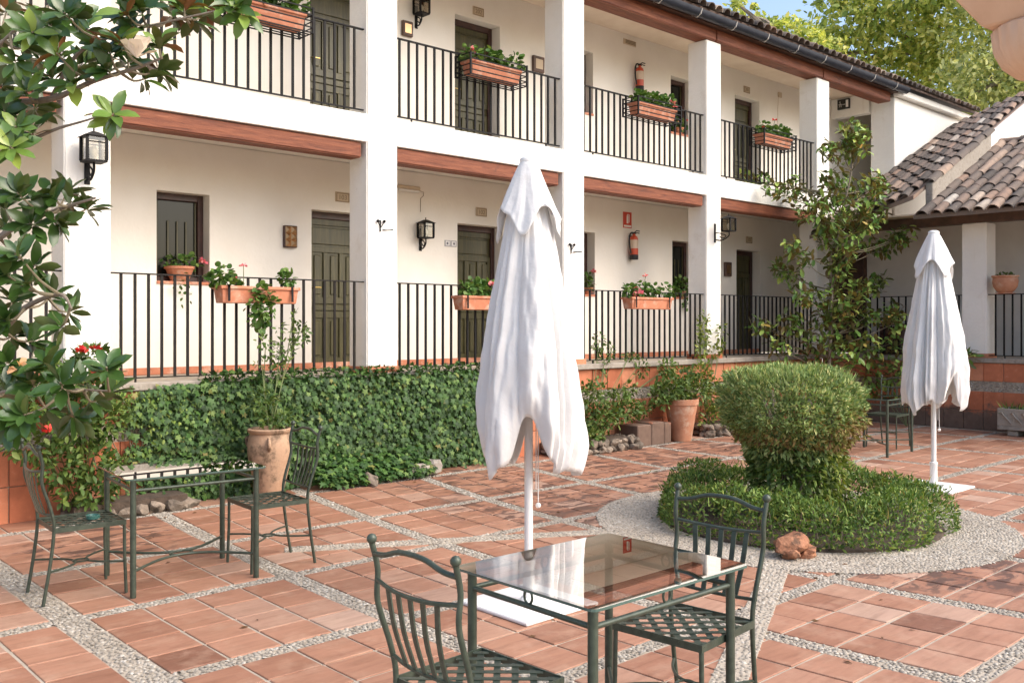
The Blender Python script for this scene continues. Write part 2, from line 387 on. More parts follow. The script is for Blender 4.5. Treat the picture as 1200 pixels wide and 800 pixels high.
LEAF = {
 'oval': ([(0, 0, 0), (-.24, .3, .05), (.24, .3, .05), (0, .45, -.01), (-.2, .68, .03), (.2, .68, .03), (0, 1, -.06)], [(0, 3, 1), (0, 2, 3), (1, 3, 4), (2, 5, 3), (3, 6, 4), (3, 5, 6)]),
 'mag': ([(0, 0, 0), (-.15, .2, .045), (.15, .2, .045), (0, .25, 0), (-.225, .52, .055), (.225, .52, .055), (0, .55, .0), (-.16, .8, .02), (.16, .8, .02), (0, 1, -.07)],
         [(0, 3, 1), (0, 2, 3), (1, 3, 6), (1, 6, 4), (2, 5, 6), (2, 6, 3), (4, 6, 7), (6, 9, 7), (5, 8, 6), (6, 8, 9)]),
 'ivy': ([(0, 0, .02), (-.42, -.1, -.03), (-.3, .22, .03), (-.5, .5, -.05), (-.17, .55, .03), (0, 1, -.1), (.17, .55, .03), (.5, .5, -.05), (.3, .22, .03), (.42, -.1, -.03), (0, .35, .06)],
         [(10, 0, 9), (10, 9, 8), (10, 8, 7), (10, 7, 6), (10, 6, 5), (10, 5, 4), (10, 4, 3), (10, 3, 2), (10, 2, 1), (10, 1, 0)]),
 'dia': ([(0, 0, 0), (-.2, .45, .05), (.2, .45, .05), (0, 1, -.03)], [(0, 2, 1), (1, 2, 3)]),
 'blade': ([(-.05, 0, 0), (.05, 0, 0), (-.045, .5, .05), (.045, .5, .05), (0, 1, -.05)], [(0, 1, 3), (0, 3, 2), (2, 3, 4)]),
 'petal': ([(0, 0, 0), (-.36, .5, .1), (.36, .5, .1), (-.25, .95, .02), (.25, .95, .02)], [(0, 2, 1), (1, 2, 4), (1, 4, 3)]),
 'round': ([(0, 0, 0), (-.4, .15, .08), (-.5, .5, .1), (-.3, .9, .06), (0, 1, .02), (.3, .9, .06), (.5, .5, .1), (.4, .15, .08), (0, .5, 0)],
           [(8, 1, 0), (8, 2, 1), (8, 3, 2), (8, 4, 3), (8, 5, 4), (8, 6, 5), (8, 7, 6), (8, 0, 7)]),
}
def nrm(a): return a / np.maximum(np.linalg.norm(a, axis=1, keepdims=True), 1e-6)
def scatter(name, P, D, Nn, S, kind, mat, parent=None, stuff=True, off=None):
    P = np.asarray(P, float); n = len(P)
    lv, lf = LEAF[kind]; lv = np.array(lv); lf = np.array(lf)
    y = nrm(np.asarray(D, float)); z = np.asarray(Nn, float); z = nrm(z - (z * y).sum(1, keepdims=True) * y); x = np.cross(y, z)
    S = np.broadcast_to(np.asarray(S, float), (n,))[:, None, None]
    V = P[:, None, :] + S * (lv[None, :, 0, None] * x[:, None] + lv[None, :, 1, None] * y[:, None] + lv[None, :, 2, None] * z[:, None])
    if off is None: off = wloc(parent) if parent is not None else (0, 0, 0)
    V = V.reshape(-1, 3) - np.array(off)
    Fc = (lf[None] + (np.arange(n) * len(lv))[:, None, None]).reshape(-1, 3)
    me = bpy.data.meshes.new(name)
    me.vertices.add(len(V)); me.vertices.foreach_set('co', V.astype('f').ravel())
    me.loops.add(Fc.size); me.loops.foreach_set('vertex_index', Fc.astype('i').ravel())
    me.polygons.add(len(Fc)); me.polygons.foreach_set('loop_start', np.arange(0, Fc.size, 3, dtype='i')); me.polygons.foreach_set('loop_total', np.full(len(Fc), 3, 'i'))
    me.update(calc_edges=True); me.validate()
    o = link(name, me, mat, parent)
    if stuff: o['kind'] = 'stuff'
    return o
def rdir(n, up=0.0):
    v = RNG.normal(size=(n, 3)); v[:, 2] += up; return nrm(v)
def blob_pts(n, c, r, shell=.5):
    d = rdir(n); q = shell + (1 - shell) * RNG.random((n, 1)) ** .6
    return np.array(c) + d * np.array(r) * q, d
def clump(name, c, r, n, size, kind, mat, parent, shell=.45, droop=.2, jitter=.6, stuff=True):
    P, d = blob_pts(n, c, r, shell)
    D = nrm(d + RNG.normal(size=(n, 3)) * jitter + np.array([0, 0, -droop]))
    Nn = nrm(d * .6 + np.array([0, 0, .8]) + RNG.normal(size=(n, 3)) * .4)
    return scatter(name, P, D, Nn, size * RNG.uniform(.65, 1.25, n), kind, mat, parent, stuff)
def flower(c, r, mat, parent, n=14, name='flower'):
    P, d = blob_pts(n, c, (r * .35,) * 3, .6); d[:, 2] = np.abs(d[:, 2]) * .8
    return scatter(name, P, nrm(d + RNG.normal(size=(n, 3)) * .3), rdir(n, 1), r * RNG.uniform(.7, 1.1, n), 'petal', mat, parent, stuff=False)
def text_mesh(txt, size, mat, parent, loc, rot, name='number'):
    cu = bpy.data.curves.new(name, 'FONT'); cu.body = txt; cu.size = size; cu.align_x = 'CENTER'; cu.align_y = 'CENTER'; cu.extrude = .0015
    t = bpy.data.objects.new(name, cu); COL.objects.link(t)
    dg = bpy.context.evaluated_depsgraph_get(); me = bpy.data.meshes.new_from_object(t.evaluated_get(dg))
    COL.objects.unlink(t); bpy.data.objects.remove(t)
    me.materials.clear(); o = link(name, me, mat, parent); o.location = loc; o.rotation_euler = rot; return o

# ------------------------------------------------------------------ ground and paving
LEAF['peb'] = ([(.5 * math.cos(a * math.pi / 3), .42 * math.sin(a * math.pi / 3), -.03) for a in range(6)] + [(.36 * math.cos(a * math.pi / 3), .30 * math.sin(a * math.pi / 3), .12) for a in range(6)] + [(0, 0, .17)],
               [(i, (i + 1) % 6, i + 6) for i in range(6)] + [((i + 1) % 6, (i + 1) % 6 + 6, i + 6) for i in range(6)] + [(i + 6, (i + 1) % 6 + 6, 12) for i in range(6)])
struct(MB().add([(-150, -150, 0), (150, -150, 0), (150, 150, 0), (-150, 150, 0)], [(0, 1, 2, 3)]).build('ground', 'mortar'))
RC = (.08, -4.46); R_IN, R_OUT = 1.22, 1.72
XL = [(-8.3, 0, .13), (-6.85, 0, .13), (-5.44, 0, .17), (-4.06, .013, .135), (-2.75, .022, .125), (-1.47, .033, .125), (-.03, .031, .125), (1.44, .025, .12), (2.85, .012, .12), (4.2, -.004, .11), (5.82, -.004, .11), (7.5, 0, .11), (8.75, 0, .11)]
YL = [.06, -.42, -1.87, -3.07, -4.33, -5.6, -6.95, -8.3]
def xl(k, y): return XL[k][0] + XL[k][1] * (y + 4.6) ** 2
pav = struct(thing('paving', 'x', 'x')); del pav['label']; del pav['category']
tiles = []
for i in range(len(XL) - 1):
    for j in range(len(YL) - 1):
        y1, y0 = YL[j] - .055, YL[j + 1] + .055
        if j == 0: y1 = YL[j]
        nx = max(1, round((xl(i + 1, y0) - xl(i, y0)) / .335)); ny = max(1, round((y1 - y0) / .31))
        for a in range(nx):
            for b in range(ny):
                q = []
                for (s, t) in ((a, b), (a + 1, b), (a + 1, b + 1), (a, b + 1)):
                    y = y0 + (y1 - y0) * t / ny
                    xa, xb = xl(i, y) + XL[i][2] / 2, xl(i + 1, y) - XL[i + 1][2] / 2
                    q.append((xa + (xb - xa) * s / nx, y))
                cx, cy = sum(p[0] for p in q) / 4, sum(p[1] for p in q) / 4
                if all(math.hypot(p[0] - RC[0], p[1] - RC[1]) < R_OUT - .02 for p in q) or cx > 8.5: continue
                g = .0085
                q = [(x + (cx - x) * g * 2 / .3 + random.uniform(-.002, .002), y + (cy - y) * g * 2 / .3 + random.uniform(-.002, .002)) for x, y in q]
                pp = [proj(x, y, 0) for x, y in q]
                if min(p[2] for p in pp) < .8 or max(p[0] for p in pp) < -260 or min(p[0] for p in pp) > 1460 or min(p[1] for p in pp) > 1000: continue
                ar = abs(sum(pp[k][0] * pp[(k + 1) % 4][1] - pp[(k + 1) % 4][0] * pp[k][1] for k in range(4))) / 2
                if not (-5 < sum(p[0] for p in pp) / 4 < 1205 and sum(p[1] for p in pp) / 4 < 805): ar *= .05
                tiles.append((ar, q))
tiles.sort(key=lambda t: -t[0])
def tile_mesh(mb, q):
    z = .0065 + random.uniform(-.001, .0012); tl = [random.uniform(-.0012, .0012) for _ in range(4)]
    cx, cy = sum(p[0] for p in q) / 4, sum(p[1] for p in q) / 4
    inn = [(x + (cx - x) * .022, y + (cy - y) * .022) for x, y in q]
    mb.add([(x, y, -.004) for x, y in q] + [(x, y, z - .003 + tl[k]) for k, (x, y) in enumerate(q)] + [(x, y, z + tl[k]) for k, (x, y) in enumerate(inn)],
           [(k, (k + 1) % 4, (k + 1) % 4 + 4, k + 4) for k in range(4)] + [(k + 4, (k + 1) % 4 + 4, (k + 1) % 4 + 8, k + 8) for k in range(4)] + [(8, 9, 10, 11)])
for ar, q in tiles[:300]:
    mb = MB(); tile_mesh(mb, q); mb.build('tile', 'floor_tile', pav)
mb = MB()
for ar, q in tiles[300:]: tile_mesh(mb, q)
mb.build('tiles', 'floor_tile_far', pav, stuff=True)
# pebble strips
PP, PZ = [], []
def inview(x, y):
    p = proj(x, y, 0); return p[2] > .8 and -220 < p[0] < 1420 and p[1] < 960
def fill_strip(fn, L, wd, z, sp=.025):
    n = int(L / sp); m = max(2, int(wd / sp))
    for a in range(n):
        for b in range(m):
            x, y = fn((a + .5 + random.uniform(-.35, .35)) / n, ((b + .5 + random.uniform(-.35, .35)) / m - .5) * wd)
            if inview(x, y) and x < 8.5 and y < .02: PP.append((x, y)); PZ.append(z)
for k, (bx, c2, wd) in enumerate(XL):
    fill_strip(lambda s, o: (xl(k, -.02 - 8.3 * s) + o, -.02 - 8.3 * s), 8.3, wd, .003)
for y in YL[1:]:
    fill_strip(lambda s, o: (-8.5 + 17 * s, y + o), 17, .105, .003)
mbr = MB()
for (tx, ty, r1) in ((-3.845, -2.34, 4.3), (-3.44, -6.17, 6.2)):
    dx, dy = tx - RC[0], ty - RC[1]; l = math.hypot(dx, dy); dx /= l; dy /= l; hw = .085
    r0 = R_OUT - .05
    mbr.prism([(RC[0] + dx * r0 - dy * hw, RC[1] + dy * r0 + dx * hw), (RC[0] + dx * r0 + dy * hw, RC[1] + dy * r0 - dx * hw),
               (RC[0] + dx * r1 + dy * hw, RC[1] + dy * r1 - dx * hw), (RC[0] + dx * r1 - dy * hw, RC[1] + dy * r1 + dx * hw)][::-1], .001, .0100)
    fill_strip(lambda s, o: (RC[0] + dx * (r0 + (r1 - r0) * s) - dy * o, RC[1] + dy * (r0 + (r1 - r0) * s) + dx * o), r1 - r0, hw * 2, .0100)
k = 72
for i in range(k):
    a0, a1 = 2 * math.pi * i / k, 2 * math.pi * (i + 1) / k
    ring = [(RC[0] + r * math.cos(a), RC[1] + r * math.sin(a)) for r, a in ((1.1, a0), (R_OUT, a0), (R_OUT, a1), (1.1, a1))]
    mbr.add([(*p, .0105) for p in ring] + [(*p, .0) for p in ring[1:3]], [(0, 1, 2, 3), (1, 4, 5, 2)])
mbr.build('mortar_bed', 'mortar', pav)
r = R_IN - .05
while r < R_OUT:
    n = int(2 * math.pi * r / .026)
    for i in range(n):
        a = 2 * math.pi * (i + random.random() * .7) / n; rr = r + random.uniform(-.008, .008)
        PP.append((RC[0] + rr * math.cos(a), RC[1] + rr * math.sin(a))); PZ.append(.0105)
    r += .025
P_ = np.array([(x, y, z) for (x, y), z in zip(PP, PZ)])
# keep grid pebbles off the ring and off the raised diagonals' footprint
rr = np.hypot(P_[:, 0] - RC[0], P_[:, 1] - RC[1]); keep = (P_[:, 2] > .008) | (rr > R_OUT)
P_ = P_[keep]; n = len(P_)
D_ = np.c_[RNG.normal(size=(n, 2)), RNG.normal(size=n) * .12]; N_ = np.c_[RNG.normal(size=(n, 2)) * .18, np.ones(n)]
scatter('pebbles', P_, D_, N_, RNG.uniform(.017, .034, n), 'peb', 'pebble', pav)

# ------------------------------------------------------------------ main building
PIL = [(-7.72, -7.31), (-4.524, -4.121), (-1.349, -.933), (1.768, 2.184), (4.982, 5.37), (8.339, 8.78)]
FL, UPF, YB = 1.16, 4.0, 1.3
B = thing('main_building', 'two-storey white galleried building with balconies, green doors and red timber beams', 'building', (2, 1, 0))
def wall_strip(mb, x0, x1, y0, y1, z0, z1, ops):
    xs = x0
    for (a, b, za, zb) in sorted(ops):
        if a > xs: mb.mm(xs, a, y0, y1, z0, z1)
        if za > z0 + .01: mb.mm(a, b, y0, y1, z0, za)
        if zb < z1 - .01: mb.mm(a, b, y0, y1, zb, z1)
        xs = b
    mb.mm(xs, x1, y0, y1, z0, z1)
LOW_D = [(-1.28, -.45), (1.01, 1.85), (7.73, 8.53)]; LOW_W = [(-3.18, -2.58), (3.2, 3.82), (5.80, 6.42)]
UP_D = [(-1.30, -.47), (.965, 1.80), (7.68, 8.50)]; UP_W = [(3.16, 3.78), (5.755, 6.37)]
mb = MB(); wall_strip(mb, -9, 10.0, YB, YB + .32, FL, 3.72, [(a, b, FL, 3.10) for a, b in LOW_D] + [(a, b, 2.17, 3.15) for a, b in LOW_W]); mb.build('wall', 'gallery_wall', B)
mb = MB(); wall_strip(mb, -9, 13.2, YB, YB + .32, UPF, 6.46, [(a, b, UPF, 5.98) for a, b in UP_D] + [(a, b, 5.02, 5.99) for a, b in UP_W]); mb.build('wall', 'gallery_wall', B)
MB().mm(-9, 15, 5.2, 5.4, 0, 7.2).build('rear_wall', 'plaster', B)
MB().mm(-9.2, -9.0, .0, 5.2, 0, 6.6).build('side_wall', 'plaster', B)
tb = MB().mm(-9, 8.52, .045, YB + .3, 0, FL - .005).build('terrace', 'mortar', B)
MB().mm(-9, 8.5, -.035, .10, FL - .075, FL).build('coping', 'pale_stone', tb, bevel=.008)
mb = MB().mm(-9, 8.5, YB - .012, YB, FL, FL + .075)
mb.build('skirting', 'planter_clay', tb)
MB().mm(11.33, 13.3, .475, YB + .3, 3.725, UPF + .03).build('passage_floor', 'plaster_grey', B)
MB().mm(-9, 11.3, .006, YB + .3, 3.725, UPF + .035).build('balcony_slab', 'plaster', B, bevel=.006)
MB().mm(-9, 13.3, .02, YB + .3, 6.455, 6.52).build('ceiling', 'ceiling_plaster', B)
for k, (a, b) in enumerate(PIL):
    zt = 6.165
    MB().mm(a, b, 0, .36, FL, zt).build('pillar', 'plaster', B, bevel=.012, seg=2)
    MB().mm(a - .012, b + .012, -.02, .372, FL - .01, FL + .07).build('pillar_base', 'plinth_tile', B)
for k in range(len(PIL) - 1):
    a, b = PIL[k][1], PIL[k + 1][0]
    mb = MB().mm(a + .006, b - .05, .03, .24, 3.545, 3.717)
    mb.build('beam', 'beam_wood', B, bevel=.014, seg=2)
MB().mm(8.79, 11.3, .03, .24, 3.545, 3.717).build('beam', 'beam_wood', B, bevel=.014)
for a, b in ((-9, -1.0), (-.99, 2.05), (2.06, 5.2), (5.21, 8.5), (8.51, 11.16)):
    MB().mm(a, b, -.03, .24, 6.17, 6.36).build('eave_beam', 'beam_wood', B, bevel=.014, seg=2)
MB().mm(-9, 11.4, -.12, .3, 6.362, 6.42).build('soffit', 'dark_wood', B)
# gutter: half-round trough with brackets
mb = MB(); n = 8
prof = [(-.215 + .088 * math.cos(math.pi + math.pi * i / n), 6.445 + .105 * math.sin(math.pi + math.pi * i / n)) for i in range(n + 1)]
prof2 = [(-.215 + .080 * math.cos(math.pi + math.pi * i / n), 6.445 + .097 * math.sin(math.pi + math.pi * i / n)) for i in range(n + 1)]
vs_ = [(x, y, z) for x in (-9, 11.45) for y, z in prof] + [(x, y, z) for x in (-9, 11.45) for y, z in prof2]; q = n + 1
mb.add(vs_, [(i, i + 1, q + i + 1, q + i) for i in range(n)] + [(2 * q + i, 3 * q + i, 3 * q + i + 1, 2 * q + i + 1) for i in range(n)] + [tuple(range(q, 2 * q))])
gut = mb.build('gutter', 'gutter_metal', B, smooth=True)
for x in np.arange(2.6, 11.4, .92):
    MB().tube([(x, -.31, 6.45), (x, -.285, 6.375), (x, -.215, 6.333), (x, -.145, 6.375), (x, -.03, 6.40)], .011, 6).build('bracket', 'grey_plastic', gut)
# main roof: deck and barrel tiles at the eave
SL = math.radians(19)
MB().add([(-9, -.26, 6.46), (15, -.26, 6.46), (15, 4, 6.46 + 4.26 * math.tan(SL)), (-9, 4, 6.46 + 4.26 * math.tan(SL)), (-9, -.26, 6.50), (15, -.26, 6.50), (15, 4, 6.50 + 4.26 * math.tan(SL)), (-9, 4, 6.50 + 4.26 * math.tan(SL))],
         [(0, 3, 2, 1), (4, 5, 6, 7), (0, 1, 5, 4), (1, 2, 6, 5), (2, 3, 7, 6), (3, 0, 4, 7)]).build('roof_deck', 'dark_wood', B)
def barrel(name, rf, rb, L, th=.013, n=8, inv=False):
    mb = MB(); vs = []
    for (r, y) in ((rf, 0), (rb, L)):
        for q in (r, r - th):
            for i in range(n + 1):
                a = math.pi * i / n
                vs.append((q * math.cos(a), y, (q * math.sin(a) * .85)))
    k = n + 1
    fs = [(i, i + 1, 2 * k + i + 1, 2 * k + i) for i in range(n)] + [(k + i, 3 * k + i, 3 * k + i + 1, k + i + 1) for i in range(n)] + [(i, k + i, k + i + 1, i + 1) for i in range(n)] + [(2 * k + i, 2 * k + i + 1, 3 * k + i + 1, 3 * k + i) for i in range(n)]
    mb.add(vs, fs); me = mb.mesh(name); me.materials.append(M['roof_tile'])
    me.polygons.foreach_set('use_smooth', [True] * len(me.polygons)); me.set_sharp_from_angle(angle=math.radians(50)); return me
TILE = [barrel('roof_tile', .098 + d, .082 + d, .44) for d in (0, .004, -.004)]
for row in range(2):
    for x in np.arange(2.9, 14.8, .215):
        o = link('roof_tile', random.choice(TILE), None, B)
        y = -.35 + row * .36 * math.cos(SL) + random.uniform(-.02, .02)
        o.location = Vector((x + random.uniform(-.012, .012), y, 6.485 + (y + .35) * math.tan(SL) + .01 * row)) - wloc(B)
        o.rotation_euler = (SL + random.uniform(-.03, .03), random.uniform(-.03, .03), random.uniform(-.04, .04))
# end block beyond the last bay
MB().mm(11.32, 15, -.03, .47, 3.0, 6.30).build('end_block', 'plaster', B, bevel=.012)
MB().mm(11.30, 15, -.16, .0, 6.30, 6.44).build('cornice', 'plaster', B, bevel=.02)
MB().mm(11.25, 11.45, .475, YB, 6.05, 6.45).build('lintel_wall', 'plaster', B)
MB().mm(13.2, 13.3, .0, 1.6, UPF, 6.4).build('passage_wall', 'plaster_grey', B)

def door(x0, x1, z0, z1, num=None):
    y = YB + .2
    d = MB().mm(x0 + .07, x1 - .07, y + .012, y + .05, z0 + .01, z1 - .085).build('door', 'door_wood', B)
    f = MB().mm(x0, x0 + .07, y - .03, y + .06, z0, z1).mm(x1 - .07, x1, y - .03, y + .06, z0, z1).mm(x0 + .07, x1 - .07, y - .03, y + .06, z1 - .085, z1)
    f.build('door_frame', 'frame_wood', d, bevel=.006)
    xa, xb = x0 + .07, x1 - .07; W = xb - xa
    # stiles and rails stand proud of the panels
    rails = MB()
    zs = [z0 + .01, z0 + .12, z0 + .62, z0 + .70, z0 + .80, z0 + .88, z1 - .50, z1 - .43, z1 - .16, z1 - .085]
    for (a, b) in ((0, 1), (2, 3), (4, 5), (6, 7), (8, 9)): rails.mm(xa, xb, y - .008, y + .012, zs[a], zs[b])
    for q in (0, .31, .645, .92):
        rails.mm(xa + W * q, xa + W * (q + .08), y - .0095, y + .012, zs[1] + .001, zs[2] - .001).mm(xa + W * q, xa + W * (q + .08), y - .0095, y + .012, zs[5] + .001, zs[6] - .001)
    rails.build('stile', 'door_wood', d, bevel=.003)
    for c in range(3):
        a = xa + W * (.08 + .333 * c + (0 if c == 0 else .01)); b = a + W * .21
        for (za, zb) in ((zs[1], zs[2]), (zs[5], zs[6])):
            MB().mm(a + .028, b - .022, y - .004, y + .014, za + .035, zb - .035).build('panel', 'door_wood', d, bevel=.007)
    MB().mm(xa + .05, xb - .05, y - .004, y + .014, zs[7] + .03, zs[8] - .03).build('panel', 'door_wood', d, bevel=.007)
    MB().mm(xa + .05, xb - .05, y - .004, y + .014, zs[3] + .012, zs[4] - .012).build('panel', 'door_wood', d, bevel=.007)
    MB().tube([(xa + .05, y - .01, z0 + 1.0), (xa + .05, y - .055, z0 + 1.0), (xa + .15, y - .06, z0 + 1.0)], .009, 6).build('handle', 'brass', d, smooth=True)
def window(x0, x1, z0, z1):
    y = YB + .19
    wd = MB().mm(x0 + .04, x1 - .04, y + .02, y + .04, z0 + .04, z1 - .04).build('window', 'window_glass', B)
    MB().mm(x0, x0 + .065, y - .03, y + .06, z0, z1).mm(x1 - .065, x1, y - .03, y + .06, z0, z1).mm(x0 + .065, x1 - .065, y - .03, y + .06, z1 - .075, z1).mm(x0 + .065, x1 - .065, y - .03, y + .06, z0, z0 + .06).build('frame', 'frame_wood', wd, bevel=.006)
    fr = MB()
    for q, zt_ in ((.0, .08), (.27, .30), (.5, .30), (.72, .30), (.955, .08)): fr.mm(x0 + .07 + (x1 - x0 - .14) * q, x0 + .09 + (x1 - x0 - .14) * q, y + .001, y + .0185, z0 + .065, z1 - zt_)
    fr.build('shutter_bar', 'door_wood', wd, bevel=.003)
    MB().mm(x0 + .001, x1 - .001, YB - .015, y - .03, z0 - .03, z0 + .002).build('sill', 'planter_clay', wd)
for a, b in LOW_D: door(a, b, FL, 3.10)
for a, b in UP_D: door(a, b, UPF, 5.98)
for a, b in LOW_W: window(a, b, 2.17, 3.15)
for a, b in UP_W: window(a, b, 5.02, 5.99)

# plinth facing: terracotta slabs, a band of pebbles, more slabs
ROWS = [(.004, .310), (.318, .622), (.792, 1.078)]
def facing(parent, axis, c, s0, s1, mat, step=.31):
    n = int(round((s1 - s0) / step))
    for r, (za, zb) in enumerate(ROWS):
        for i in range(n):
            a = s0 + i * step + .004 + random.uniform(-.002, .002); b = s0 + (i + 1) * step - .004
            p = random.uniform(.018, .026)
            mb = MB().mm(a, b, c - p, c + .03, za, zb) if axis == 'x' else MB().mm(c - p, c + .03, a, b, za, zb)
            mb.build('plinth_tile', mat, parent, bevel=.004)
def band(parent, axis, c, s0, s1, name):
    n = int((s1 - s0) * .165 * 1500); s = RNG.uniform(s0, s1, n); z = RNG.uniform(.632, .783, n); d = np.full(n, c - .004)
    P = np.c_[s, d, z] if axis == 'x' else np.c_[d, s, z]
    Nn = np.tile((0, -1., 0) if axis == 'x' else (-1., 0, 0), (n, 1)) + RNG.normal(size=(n, 3)) * .15
    scatter(name, P, rdir(n), Nn, RNG.uniform(.02, .038, n), 'peb', 'pebble', parent)
facing(tb, 'x', .045, -6.2, -3.4, 'plinth_tile'); facing(tb, 'x', .045, .2, 8.5, 'plinth_tile')
band(tb, 'x', .042, -6.2, -3.3, 'pebble_band'); band(tb, 'x', .042, .2, 8.5, 'pebble_band')

# ------------------------------------------------------------------ wing on the far side of the court
Wg = thing('wing_building', 'low white wing with weathered barrel-tile roof and square pillar closing the courtyard', 'building', (9.5, -3, 0))
WX = 8.55
wt = MB().mm(WX + .02, 10.0, -7.2, .02, 0, FL - .005).build('terrace', 'mortar', Wg)
MB().mm(WX - .03, WX + .12, -7.2, .0, FL - .075, FL - .002).build('coping', 'pale_stone', wt, bevel=.008)
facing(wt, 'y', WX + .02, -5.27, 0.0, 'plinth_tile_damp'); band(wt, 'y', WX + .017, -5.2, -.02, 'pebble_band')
MB().mm(10.0, 10.3, -7.2, YB + .3, FL, 3.72).build('wall', 'plaster_grey', Wg)
for a, b in ((-2.823, -2.437), (-6.1, -5.71)):
    MB().mm(8.6, 8.985, a, b, FL, 3.34).build('pillar', 'plaster', Wg, bevel=.012, seg=2)
    MB().mm(8.585, 9.0, a - .012, b + .012, FL - .01, FL + .07).build('pillar_base', 'plinth_tile', Wg)
MB().mm(8.56, 8.78, -7.2, -.02, 3.34, 3.50).build('beam', 'dark_wood', Wg, bevel=.01)
MB().mm(8.2, 10.0, -7.2, -.02, 3.505, 3.53).build('ceiling', 'ceiling_plaster', Wg)
zB = lambda x: 3.50 + .465 * (x - 8.05)
zA0 = lambda x: 3.30 + .46 * (x - 8.05)      # against the main block, y = -.03
zA1 = lambda x: 3.80 + .468 * (x - 8.0)      # along the step, y = -1.9
def slab4(c, t):
    return MB().add([(x, y, z - t) for x, y, z in c] + list(c), [(3, 2, 1, 0), (4, 5, 6, 7)] + [(i, (i + 1) % 4, (i + 1) % 4 + 4, i + 4) for i in range(4)])
slab4([(8.02, -7.2, zB(8.02)), (11.5, -7.2, zB(11.5)), (11.5, -1.9, zB(11.5)), (8.02, -1.9, zB(8.02))][::1], .07).build('roof_deck', 'roof_tile', Wg)
slab4([(11.5, -7.2, zB(11.5)), (14.9, -7.2, 3.5), (14.9, -1.9, 3.5), (11.5, -1.9, zB(11.5))], .07).build('roof_deck', 'roof_tile', Wg)
slab4([(8.02, -1.9, zA1(8.02)), (14.2, -1.9, zA1(14.2)), (14.2, -.032, zA0(14.2)), (8.02, -.032, zA0(8.02))], .07).build('roof_deck', 'roof_tile', Wg)
def put_tile(p, rot, par):
    o = link('roof_tile', random.choice(TILE), None, par); o.location = Vector(p) - wloc(par)
    o.rotation_euler = tuple(r + random.uniform(-.035, .035) for r in rot)
tb_ = math.atan(.465)
for i, y in enumerate(np.arange(-2.06, -5.9, -.215)):
    for j in range(10):
        s = -.06 + j * .385 + random.uniform(-.025, .025)
        x = 8.02 + s * math.cos(tb_); put_tile((x, y + random.uniform(-.014, .014), zB(x) + .002 + .004 * (j % 2)), (tb_, 0, -math.pi / 2), Wg)
rollA = -math.atan((zA1(10) - zA0(10)) / 1.87)
for i in range(8):
    for j in range(17):
        s = -.04 + j * .39 + random.uniform(-.025, .025); x = 8.04 + s * math.cos(tb_); f = (i + .5) / 8
        y = -1.86 + 1.80 * f; z = zA1(x) * (1 - f) + zA0(x) * f
        if x > 14.0: continue
        put_tile((x, y + random.uniform(-.012, .012), z + .004), (tb_, rollA, -math.pi / 2), Wg)
# stepped parapet between the two roofs and the white gable above it
mb = MB(); xa, xb = 8.45, 10.95
mb.add([(x, y, z) for y in (-2.03, -1.905) for x, z in ((xa, zB(xa) - .05), (xb, zB(xb) - .05), (xb, zA1(xb) + .03), (xa, zA1(xa) + .03))], [(0, 1, 2, 3), (7, 6, 5, 4), (0, 4, 5, 1), (1, 5, 6, 2), (2, 6, 7, 3), (3, 7, 4, 0)])
mb.build('parapet', 'pale_stone', Wg, bevel=.015)
mb = MB(); xa, xb = 10.955, 14.0
mb.add([(x, y, z) for y in (-1.98, -1.905) for x, z in ((xa, 3.6), (xb, 3.6), (xb, zA1(xb) - .02), (xa, zA1(xa) - .02))], [(0, 1, 2, 3), (7, 6, 5, 4), (0, 4, 5, 1), (1, 5, 6, 2), (2, 6, 7, 3), (3, 7, 4, 0)])
mb.build('gable_wall', 'plaster', Wg)
for x in np.arange(8.45, 10.9, .37):
    put_tile((x, -1.965, zA1(x) + .035), (tb_, 0, -math.pi / 2), Wg)
for y in np.arange(-2.0, -6.8, -.36):
    o = link('ridge_tile', random.choice(TILE), None, Wg); o.location = Vector((11.5, y, zB(11.5) + .0)) - wloc(Wg); o.rotation_euler = (random.uniform(-.03, .03), 0, math.pi)
    o.scale = (1.25, 1, 1.1)

# ------------------------------------------------------------------ railings
def railing(axis, c, s0, s1, z0, z1, label, group, mat='black_iron', step=.127, ext=.0):
    mid = (s0 + s1) / 2
    loc = (mid, c, z0) if axis == 'x' else (c, mid, z0)
    t = thing('railing', label, 'railing', loc, group=group)
    def bx(a, b, d, za, zb):
        return MB().mm(a, b, c - d, c + d, za, zb) if axis == 'x' else MB().mm(c - d, c + d, a, b, za, zb)
    bx(s0, s1, .019, z1 - .013, z1).build('top_rail', mat, t)
    bx(s0, s1, .016, z0, z0 + .012).build('bottom_rail', mat, t)
    n = int((s1 - s0) / step); o0 = (s1 - s0 - (n - 1) * step) / 2
    me = MB().mm(-.0112, .0112, -.0112, .0112, .012, z1 - z0 - .013).mesh('bar'); me.materials.append(M[mat])
    for i in range(n):
        o = link('bar', me, None, t); s = s0 + o0 + i * step + random.uniform(-.003, .003) - mid
        o.location = (s, 0, 0) if axis == 'x' else (0, s, 0)
    for s in (s0 + .25, s1 - .25):
        bx(s - .008, s + .008, .008, z0 - .10, z0).build('foot', mat, t)
    return t
RY = .075
g1, g2 = 'railings of the lower gallery', 'railings of the upper balcony'
railing('x', RY, -7.31, -4.524, 1.195, 2.18, 'iron railing of lower gallery behind the magnolia, left of the lantern pillar', g1, 'bronze_rail')
railing('x', RY, -4.121, -1.349, 1.195, 2.18, 'iron railing of lower gallery carrying a planter with trailing ivy', g1, 'bronze_rail')
railing('x', RY, -.933, 1.768, 1.195, 2.18, 'iron railing of lower gallery above the ivy, planter with pink geraniums on it', g1)
railing('x', RY, 2.184, 4.982, 1.195, 2.18, 'iron railing of lower gallery in front of the fire extinguisher and red sign', g1)
railing('x', RY, 5.37, 8.339, 1.195, 2.18, 'iron railing of lower gallery behind the young magnolia tree', g1)
